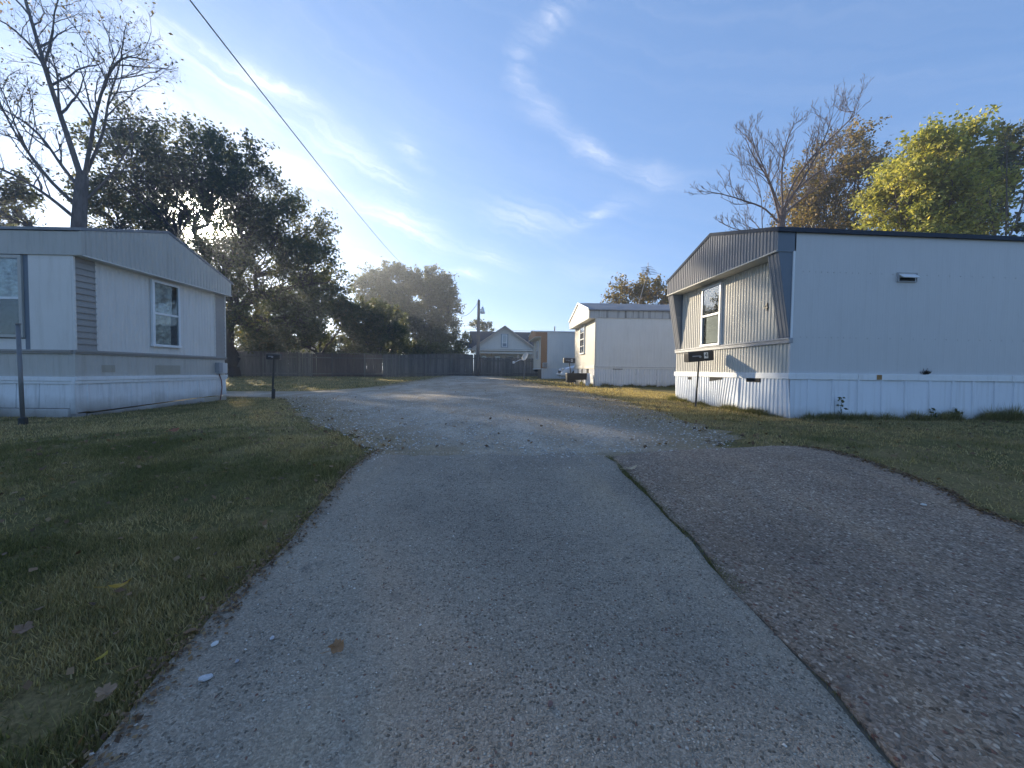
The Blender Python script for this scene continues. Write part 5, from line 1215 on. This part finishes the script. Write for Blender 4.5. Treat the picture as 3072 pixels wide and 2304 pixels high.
# twig nest lodged on the trim ledge
rn_ = random.Random(8); m = MB()
for k in range(46):
    a = rn_.uniform(0, math.pi); l = rn_.uniform(.03,.10); cx = rn_.gauss(0,.03); cz = abs(rn_.gauss(0,.018))
    m.tube([(cx, rn_.uniform(-.03,.0), cz), (cx+math.cos(a)*l*.6, rn_.uniform(-.05,.0), cz+math.sin(a)*l*.7)], .0035, 4)
o = m.build('twig_nest', MAT['bark_d']); o.location = (7.234, 5.838-.004, .745); tag(o, 'dark tuft of twigs lodged on the white trim of the grey home', 'twigs')

# fallen leaves and stones that can be picked out
def leaf_outline(kind, s, seed):
    r = random.Random(seed); pts = []
    n = 22
    for i in range(n):
        t = 2*math.pi*i/n
        if kind == 'maple': rad = .62+.38*abs(math.cos(2.5*t)) * (1 if i % 2 else .8)
        else: rad = .45+.15*math.cos(2*t)
        pts.append((math.cos(t)*rad*s*(1.0 if kind == 'maple' else 1.35), math.sin(t)*rad*s*(.9 if kind == 'maple' else .75)))
    v = [(0,0,.006)]; 
    for x, y in pts:
        j_ = r.uniform(.75,1.12); v.append((x*j_, y*j_, .006+.8*s*((x/s)**2*.7+(y/s)**2*.45)*r.uniform(.5,1.3)))
    f = [(0,1+i,1+(i+1)%n) for i in range(n)]
    m = MB().add(v, f); m.tube([(-s*.8,0,.012),(-s*1.7,s*.2,.02)], s*.03, 4)
    return m
def fallen(x, y, s, col, kind, label, seed, rz, tilt=.15, off=.022):
    o = leaf_outline(kind, s, seed).build('fallen_leaf', leaf_mat('fallen leaf %d' % seed, [col, tuple(q*1.25 for q in col)], .2))
    at = o.data.attributes.new('rnd', 'FLOAT', 'POINT'); rr = random.Random(seed); at.data.foreach_set('value', [rr.random() for _ in o.data.vertices])
    so = o.modifiers.new('thick', 'SOLIDIFY'); so.thickness = .0015
    o.location = (x, y, G(x,y)+off); o.rotation_euler = (tilt, -tilt*.6, rz); tag(o, label, 'leaf', 'fallen leaves')
fallen(-.488,1.312,.030,(.30,.17,.085),'maple','curled tan leaf lying alone on the grey driveway',1,.5,.5,.036)
fallen(-1.495,1.677,.050,(.36,.22,.03),'oval','bright yellow leaf on the left lawn',2,.3,.2,.045)
fallen(-1.604,1.434,.030,(.22,.14,.09),'maple','pale brown leaf at the left edge of the lawn',3,1.7,.3,.045)
fallen(-1.085,1.16,.028,(.27,.18,.11),'maple','pale tan leaf on the lawn by the driveway edge, nearest the camera',4,2.2,.2,.045)
fallen(-1.22,1.30,.020,(.38,.28,.05),'oval','tiny yellow leaf on the lawn near the driveway edge',5,1.0,.5,.045)
fallen(1.19,3.0,.055,(.50,.40,.28),'oval','pale curled leaf on the far end of the driveway joint',6,.1,.3,.03)
fallen(4.35,2.75,.05,(.36,.12,.05),'maple','red brown leaf on the grass right of the pad',7,.6,.3,.04)
fallen(-3.35,4.4,.05,(.30,.12,.07),'maple','red brown leaf on the lawn in front of the left home',8,.9,.3,.045)
def stone(x, y, s, col, label, seed):
    r = random.Random(seed); v = []; f = []; nu, nv = 7, 5
    for j in range(nv+1):
        for i in range(nu):
            t = 2*math.pi*i/nu; p = math.pi*j/nv; k = r.uniform(.82,1.1)
            v.append((math.cos(t)*math.sin(p)*s*k*1.25, math.sin(t)*math.sin(p)*s*k*.85, math.cos(p)*s*k*.55))
    for j in range(nv):
        for i in range(nu): f.append((j*nu+i, j*nu+(i+1)%nu, (j+1)*nu+(i+1)%nu, (j+1)*nu+i))
    o = MB().add(v, f).build('stone', plain('stone %d' % seed, col, .8, var=.15, scale=60)); o.location = (x, y, G(x,y)+.02+s*.42); o.rotation_euler = (0,0,r.uniform(0,3)); tag(o, label, 'stone', 'loose stones on the driveway')
stone(-.852,1.224,.016,(.48,.48,.50),'largest pale stone on the left side of the grey driveway',1)
stone(-.921,1.368,.011,(.58,.58,.57),'small white stone near the left edge of the driveway',2)
stone(-.741,1.386,.009,(.45,.45,.48),'small grey stone right of the white stone on the driveway',3)
stone(-.80,1.29,.007,(.30,.30,.32),'tiny dark stone between the pale stones on the driveway',4)
stone(.20,1.08,.010,(.17,.10,.085),'dark red stone on the driveway close to the camera',5)
stone(2.95,2.35,.014,(.58,.58,.55),'white pebble on the brown pad near the grass',6)
# loose grit and leaf litter
def litter(name, X, Y, s, mt, label, flat=1.4, off=.02, cat='litter'):
    C = np.stack([X, Y, zg(X,Y)+off], -1); me = leaves_mesh(name, C, s, rg, rg.random(len(X)), flat=flat, aspect=.7)
    o = link_mesh(name, me, mt); tag(o, label, cat, kind='stuff'); return o
MAT['litter'] = leaf_mat('dry leaf litter', [(.07,.042,.025),(.14,.085,.045),(.22,.13,.07),(.28,.20,.10)], .25)
n = 9000; X = rg.uniform(-8, 5.5, n); Y = 3.6+27*rg.random(n)**1.4; hd = hdist(X,Y); k = (rg.random(n) < np.exp(-np.abs(hd)/.55)*.95+.05) & home_clear(X,Y) & ~on_hard(X,Y)
litter('leaf_litter', X[k], Y[k], .045, MAT['litter'], 'dry brown leaf litter along the gravel edges', off=.022)
n = 1500; Y = rg.uniform(.9, 3.6, n); X = itp(LANE_L,Y)+rg.normal(size=n)*.035+.012; litter('edge_debris', X, Y, .016, MAT['litter'], 'crumbs of dry grass and leaf along the driveway edge', off=.024)
n = 1200; Y = rg.uniform(1.9, 3.7, n); X = itp(PAD_R,Y)-np.abs(rg.normal(size=n))*.06+.03; litter('edge_debris', X, Y, .02, MAT['litter'], 'crumbs of dry grass and leaf along the pad edge', off=.022)
n = 420; X = rg.uniform(-4.2, -1.02, n); Y = rg.uniform(.9, 5.0, n); k = keep(X,Y); litter('leaf_litter', X[k], Y[k], .035, MAT['litter'], 'scattered small leaves on the left lawn', off=.03)
n = 300; X = rg.uniform(2.2, 9, n); Y = rg.uniform(2.6, 5.7, n); k = keep(X,Y); litter('leaf_litter', X[k], Y[k], .04, MAT['litter'], 'scattered small leaves on the right lawn', off=.03)
def pebbles(name, X, Y, S, label, mt, off):
    n = len(X); z = zg(X,Y)+off; C = np.stack([X,Y,z+S*.12], -1)
    a = rg.random(n)*math.pi; ca, sa = np.cos(a), np.sin(a); k1 = .6+.6*rg.random(n)
    e = lambda u, v, w: C+np.stack([(ca*u*k1-sa*v)*S, (sa*u*k1+ca*v)*S, w*S], -1)
    V = np.stack([e(-.5,-.25,0), e(.1,-.5,.03), e(.5,.1,0), e(-.1,.5,.02), e(-.25,-.1,.36), e(.25,.12,.33), e(0,0,-.2)], 1).reshape(-1,3)
    b = (np.arange(n)*7)[:,None]; F = (b+np.array([[0,1,4, 1,5,4, 1,2,5, 2,3,5, 3,4,5, 3,0,4]])).reshape(-1)
    me = np_mesh(name, V, F, 3, {'rnd': np.repeat(rg.random(n), 7)}); o = link_mesh(name, me, mt); tag(o, label, 'gravel', kind='stuff'); return o
def grit_mat(name, cols):
    M = NT(name); M.bsdf(col=M.ramp(attr(M,'rnd'), [(i/(len(cols)-1), c) for i, c in enumerate(cols)]), rough=.8, spec=.3); return M.m
MAT['grit'] = grit_mat('loose limestone chips', [(.25,.23,.20),(.40,.37,.33),(.52,.48,.43),(.68,.64,.57)])
n = 20000; Y = 3.0+9*rg.random(n)**1.35; X = itp(GR_L,Y)+(itp(GR_R,Y)-itp(GR_L,Y))*rg.random(n); lim_ = 3.46+1.1*(fbm(X*1.9+3, X*0+1.7)-.46); k = (X > -7) & (rg.random(n) < np.exp(np.minimum(Y-lim_-.15, 0)/.12))
pebbles('loose_gravel', X[k], Y[k], .008+.020*rg.random(k.sum())**2.5, 'loose crushed stone on the gravel road', MAT['grit'], .011)
n = 1900; Y = np.where(rg.random(n) < .5, .8+2.7*rg.random(n), 3.5-.55*rg.random(n)**2); X = rg.uniform(-1.0,1.05,n); k = (X < (-.55+.9*rg.random(n)**2*1.6)) | (Y > 2.9)
pebbles('loose_gravel', X[k], Y[k], .004+.009*rg.random(k.sum())**3, 'tiny loose stone chips on the driveway', MAT['grit'], .021)
n = 250; Y = .8+2.8*rg.random(n); X = rg.uniform(1.2,3.3,n); pebbles('loose_gravel', X, Y, .004+.008*rg.random(n)**3, 'tiny loose stone chips on the brown pad', MAT['grit'], .016)

# ------------------------------------------------------------------ evening haze
def haze_mat():
    m = bpy.data.materials.new('evening haze'); m.use_nodes = True; t = m.node_tree; t.nodes.clear()
    o = t.nodes.new('ShaderNodeOutputMaterial'); v = t.nodes.new('ShaderNodeVolumePrincipled')
    v.inputs['Color'].default_value = (.80,.88,1.0,1); v.inputs['Density'].default_value = .0023; v.inputs['Anisotropy'].default_value = .62
    t.links.new(v.outputs[0], o.inputs['Volume']); return m
hz = MB().box(-160, 160, -52, 200, -1.6, 22.0).build('haze', haze_mat()); tag(hz, 'thin evening haze', 'haze', kind='stuff')
scene.cycles.volume_bounces = 0
